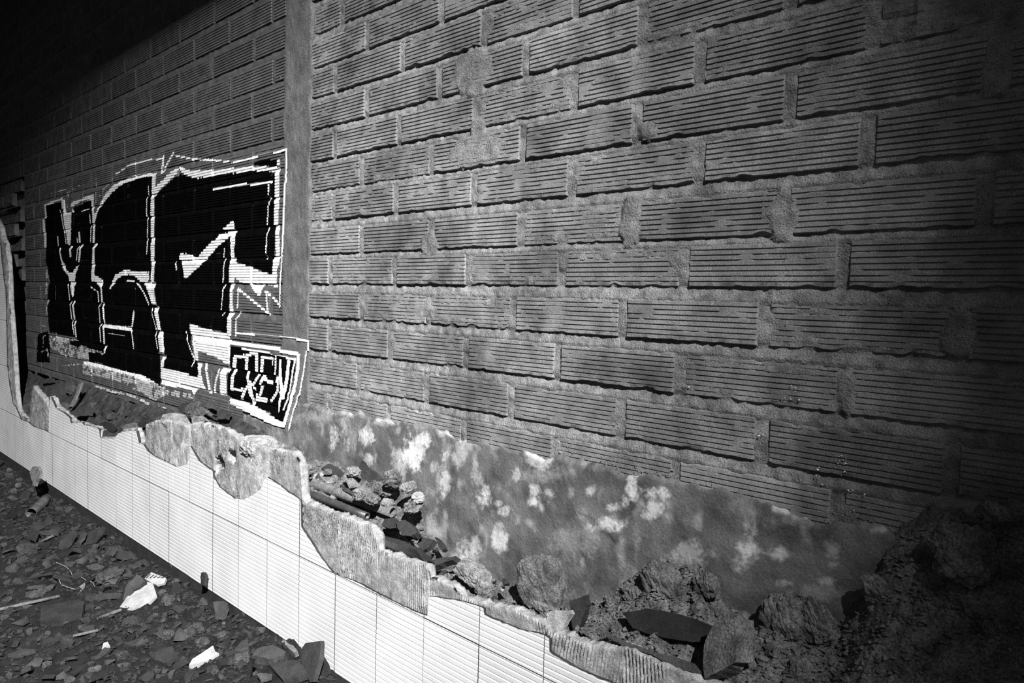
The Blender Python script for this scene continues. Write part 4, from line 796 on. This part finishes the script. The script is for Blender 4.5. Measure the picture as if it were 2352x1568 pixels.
plate('mortar_plate', 'pale triangular mortar plate at the end of the tiles', 'mortar', 'bed', C_([(1165, 640), (1200, 620), (1310, 618), (1318, 640), (1270, 720), (1250, 775), (1200, 750), (1165, 690)]), at(*C_([(1230, 760)])[0], -.185), (0, -1, .3), .016, G)
plate('brick_plate', 'dark upright brick stub right of the pale triangular plate', 'brick shard', 'clay', [(1308, 1380), (1342, 1372), (1345, 1400), (1330, 1440), (1316, 1445)], at(1328, 1440, -.13), (.2, -1, .2), .03, G)
plate('brick_block', 'upright broken brick standing in the crusted rubble', 'brick', 'fill', crop('d', [(995, 1290), (1080, 1100), (1240, 1110), (1220, 1420), (1110, 1480), (1000, 1540)]), at(*crop('d', [(1060, 1500)])[0], -.16), (-.3, -1, .35), .05, G)
plate('brick_slab', 'long dark plank-like brick slab under the crusted mortar', 'brick shard', 'shard', crop('d', [(400, 1060), (580, 1030), (1090, 1170), (1060, 1280), (820, 1260), (480, 1170)]), at(*crop('d', [(750, 1200)])[0], -.12), (.05, -1, .7), .02, G)
plate('brick_slab', 'dark brick slab lying along the mortar edge at the bottom', 'brick shard', 'clay', crop('d', [(280, 1180), (520, 1300), (700, 1360), (930, 1430), (1000, 1510), (700, 1410), (420, 1310), (290, 1230)]), at(*crop('d', [(650, 1370)])[0], -.185), (0, -1, .8), .02, G)
for x, y, wd, hh, lb in [(700, 860, 300, 300, 'crusted mortar heap with imprinted ribs, left of the plaster notch'), (1010, 860, 190, 190, 'knobbly crust at the right of the rib-imprinted heap'), (530, 960, 260, 170, 'low crusted mortar lump at the left foot of the heap'), (1580, 1090, 320, 360, 'cracked mortar mound between the two plaster notches, left half'), (1790, 1120, 260, 320, 'cracked mortar mound between the two plaster notches, right half'), (1680, 1470, 150, 190, 'rough mortar stub at the bottom edge'),
                     (600, 1270, 70, 70, 'round cement nodule on the dark slab'), (2230, 900, 180, 200, 'cracked crust block at the edge of the large right-hand mound'), (960, 1400, 70, 110, 'small round cement nodule beside the upright brick'), (340, 990, 130, 110, 'small crusted lump left of the heap')]:
    c_ = crop('d', [(x, y)])[0]; big('mortar_mound', lb, c_, wd/3.136, hh/3.136, -.045 if y < 1200 else -.11, 'fill', x*.013, .5, 5, .5, .13, .3)
for x, y, wd, hh, lb in [(1900, 640, 420, 420, 'large dark crusted mound at the right, upper part'), (2100, 1100, 420, 360, 'large dark crusted mound at the right, lower part'), (1500, 1130, 340, 330, 'large dark crusted mound at the right, left flank'), (2150, 330, 200, 110, 'small pale crust high on the right-hand mound'), (1660, 1420, 150, 230, 'upright dark stone at the lower right')]:
    c_ = [(1602+x/3.136, 1068+y/3.136)][0]; big('mortar_mound', lb, c_, wd/3.136, hh/3.136, -.05, 'fill', x*.011+y, .5, 5, .5, .13, .3)
# left part of the gap
big('cement_ring', 'rounded hollow-topped cement lump on the broken wall top', D_([(950, 430)])[0], 88, 50, -.17, 'bed', 9.3, .8, 5, .14, .06)
big('cement_slab', 'pale cement cap over the left broken scoop', D_([(290, 250)])[0], 72, 32, -.165, 'lump', 10.2, .7)
big('cement_slab', 'crumbly mortar shoulder right of the cement ring', D_([(1160, 580)])[0], 66, 70, -.165, 'lump', 11.2, .6, 5, .2, .1)
for q, m, y, lb in [([(340, 345), (450, 100), (480, 75), (470, 110), (370, 330)], 'wood', -.12, 'dark stick leaning against the wall at the far left'), ([(0, 130), (30, 180), (60, 210), (100, 300), (130, 420), (148, 595), (60, 560), (0, 520)], 'bed', -.20, 'tall pointed mortar splinter at the far left of the tiles'), ([(190, 130), (240, 90), (380, 70), (390, 200), (280, 300), (200, 300)], 'clay', -.06, 'large dark slab behind the leaning stick'),
                 ([(390, 390), (440, 340), (540, 300), (580, 370), (560, 420), (450, 425)], 'clay', -.14, 'dark rounded brick piece below the leaning stick'), ([(600, 330), (640, 300), (700, 330), (690, 400), (620, 400)], 'clay', -.05, 'dark block under the dripping mortar'), ([(790, 380), (830, 280), (890, 270), (880, 470), (800, 500)], 'clay', -.06, 'tall dark slab behind the tiles'), ([(660, 500), (720, 480), (850, 560), (800, 600), (700, 560)], 'shard', -.15, 'dark round-backed slab behind the notch in the tiles'),
                 ([(665, 640), (670, 550), (780, 600), (820, 640), (700, 660)], 'clay', -.195, 'dark wedge filling the notch in the tiles'), ([(895, 545), (930, 510), (1020, 490), (1030, 550), (930, 588)], 'lump', -.16, 'grey oval stone on the tile edge'), ([(1030, 500), (1140, 480), (1150, 540), (1050, 560)], 'shard', -.12, 'dark slab right of the grey oval stone'), ([(900, 450), (990, 400), (1020, 440), (980, 480)], 'clay', -.05, 'dark lump near the wall behind the oval stone'), ([(70, 60), (180, 35), (190, 80), (80, 95)], 'clay', -.03, 'flat dark slab on the rubble at the far left')]:
    pl = plate('wood_stick' if m == 'wood' else 'rubble_slab', lb, 'stick' if m == 'wood' else 'rubble', m, A_(q), at(*A_([(sum(p[0] for p in q)/len(q), max(p[1] for p in q))])[0], y), (.1, -1, .35), .018 if m != 'wood' else .012, G)
for q, m, y, lb in [([(610, 170), (650, 140), (700, 150), (680, 210), (630, 215)], 'clay', -.05, 'dark square brick piece under the tag box'), ([(500, 140), (520, 130), (590, 180), (570, 190)], 'lump', -.07, 'thin grey bar left of the square brick piece'), ([(510, 90), (560, 60), (580, 130), (540, 130)], 'clay', -.04, 'dark leaning shard against the wall below the letters'), ([(300, 130), (340, 90), (450, 80), (400, 160), (330, 170)], 'clay', -.05, 'dark broad slab against the wall left of the tag'), ([(410, 200), (500, 190), (530, 230), (420, 250)], 'lump', -.12, 'grey flat stone on top of the broken wall'), ([(1140, 432), (1225, 430), (1225, 460), (1145, 450)], 'lump', -.06, 'small pale block against the plaster')]:
    plate('rubble_slab', lb, 'rubble', m, D_(q), at(*D_([(sum(p[0] for p in q)/len(q), max(p[1] for p in q))])[0], y), (.1, -1, .5), .02, G)
n_sh = 0
ANCH = [((760, 1150), 'the open-ended pipe'), ((810, 1140), 'the weathered beam'), ((900, 1110), 'the largest heap of lumps'), ((910, 1260), 'the ribbed brick fragment'), ((1085, 1320), 'the shelf-like cement slab'), ((1245, 1340), 'the tall crusted chunk'), ((1285, 1425), 'the pale triangular plate'), ((1540, 1420), 'the plank-like slab'), ((1655, 1490), 'the upright broken brick'),
        ((600, 1020), 'the hollow-topped cement lump'), ((400, 975), 'the pale cement cap'), ((500, 950), 'the square brick piece'), ((170, 905), 'the leaning stick'), ((250, 990), 'the notch in the tiles'), ((300, 980), 'the grey oval stone'), ((1530, 1340), 'the rib-imprinted heap'), ((1820, 1430), 'the cracked mortar mound'), ((2150, 1350), 'the large right-hand mound')]
SP2 = [('brick_crumb', CHK, 'clay', 'dark brick crumb', 'rubble', 'dark crumbs behind the tile wall'), ('mortar_crumb', LMP, 'lump', 'grey mortar crumb', 'rubble', 'grey crumbs behind the tile wall'), ('brick_sliver', SHD, 'clay', 'thin dark sliver', 'rubble', 'slivers behind the tile wall')]
while n_sh < 290:
    X_ = -.15-4.3*r_.random() if n_sh < 190 else -2.25-2.6*r_.random(); Y_ = r_.uniform(-.175, -.02); z_ = float(fillz(X_, Y_)); px, py = project(X_, Y_, z_)
    if not (60 < px < 2300 and py < 1560): continue
    wd = r_.choice((8, 11, 15, 20, 28))*(.6+.5*(px/1200)); wd *= 1. if n_sh < 190 else 1.9; s = min(wd*depth((X_, Y_, z_))/F, .065 if n_sh < 190 else .11)
    k = r_.choice((0, 0, 1, 1, 2)); nm, L_, m, lb, ct, gp = SP2[k]
    m = 'fill' if px > 1330 else 'crumb' if (m == 'lump' and px < 640) else 'shard' if px < 640 else m
    lb = ('large ' if wd > 24 else 'tiny ' if wd < 10 else 'small ')+lb+' in the gap '+where(px, py)
    piece(r_.choice(L_), m, nm, lb, ct, (X_, min(Y_, -.01-s*.5), z_+s*.12), s, (r_.uniform(-.7, .7), r_.uniform(-.7, .7), r_.uniform(0, 6)), gp); n_sh += 1
# flecks of white paint spattered on the lower right bricks
fl = []
for x, y in [(1500, 812), (1575, 884), (1580, 890), (1824, 887), (1800, 913), (1815, 915), (1838, 917), (1932, 1046), (1940, 1056), (1925, 1060), (1938, 1064), (1878, 1076), (1935, 1087), (1942, 1084), (1880, 1092), (1886, 1110), (1950, 1122), (1955, 1128), (1990, 1134), (638, 172), (642, 176), (677, 198), (1812, 740), (1750, 1000), (1958, 1170)]:
    for k in range(3):
        c = at(x+r_.uniform(-5, 5), y+r_.uniform(-4, 4)); fl.append((c[0], -.003, c[2], r_.uniform(.0012, .0028)))
grit('paint_flecks', '', 'white', fl, wall)
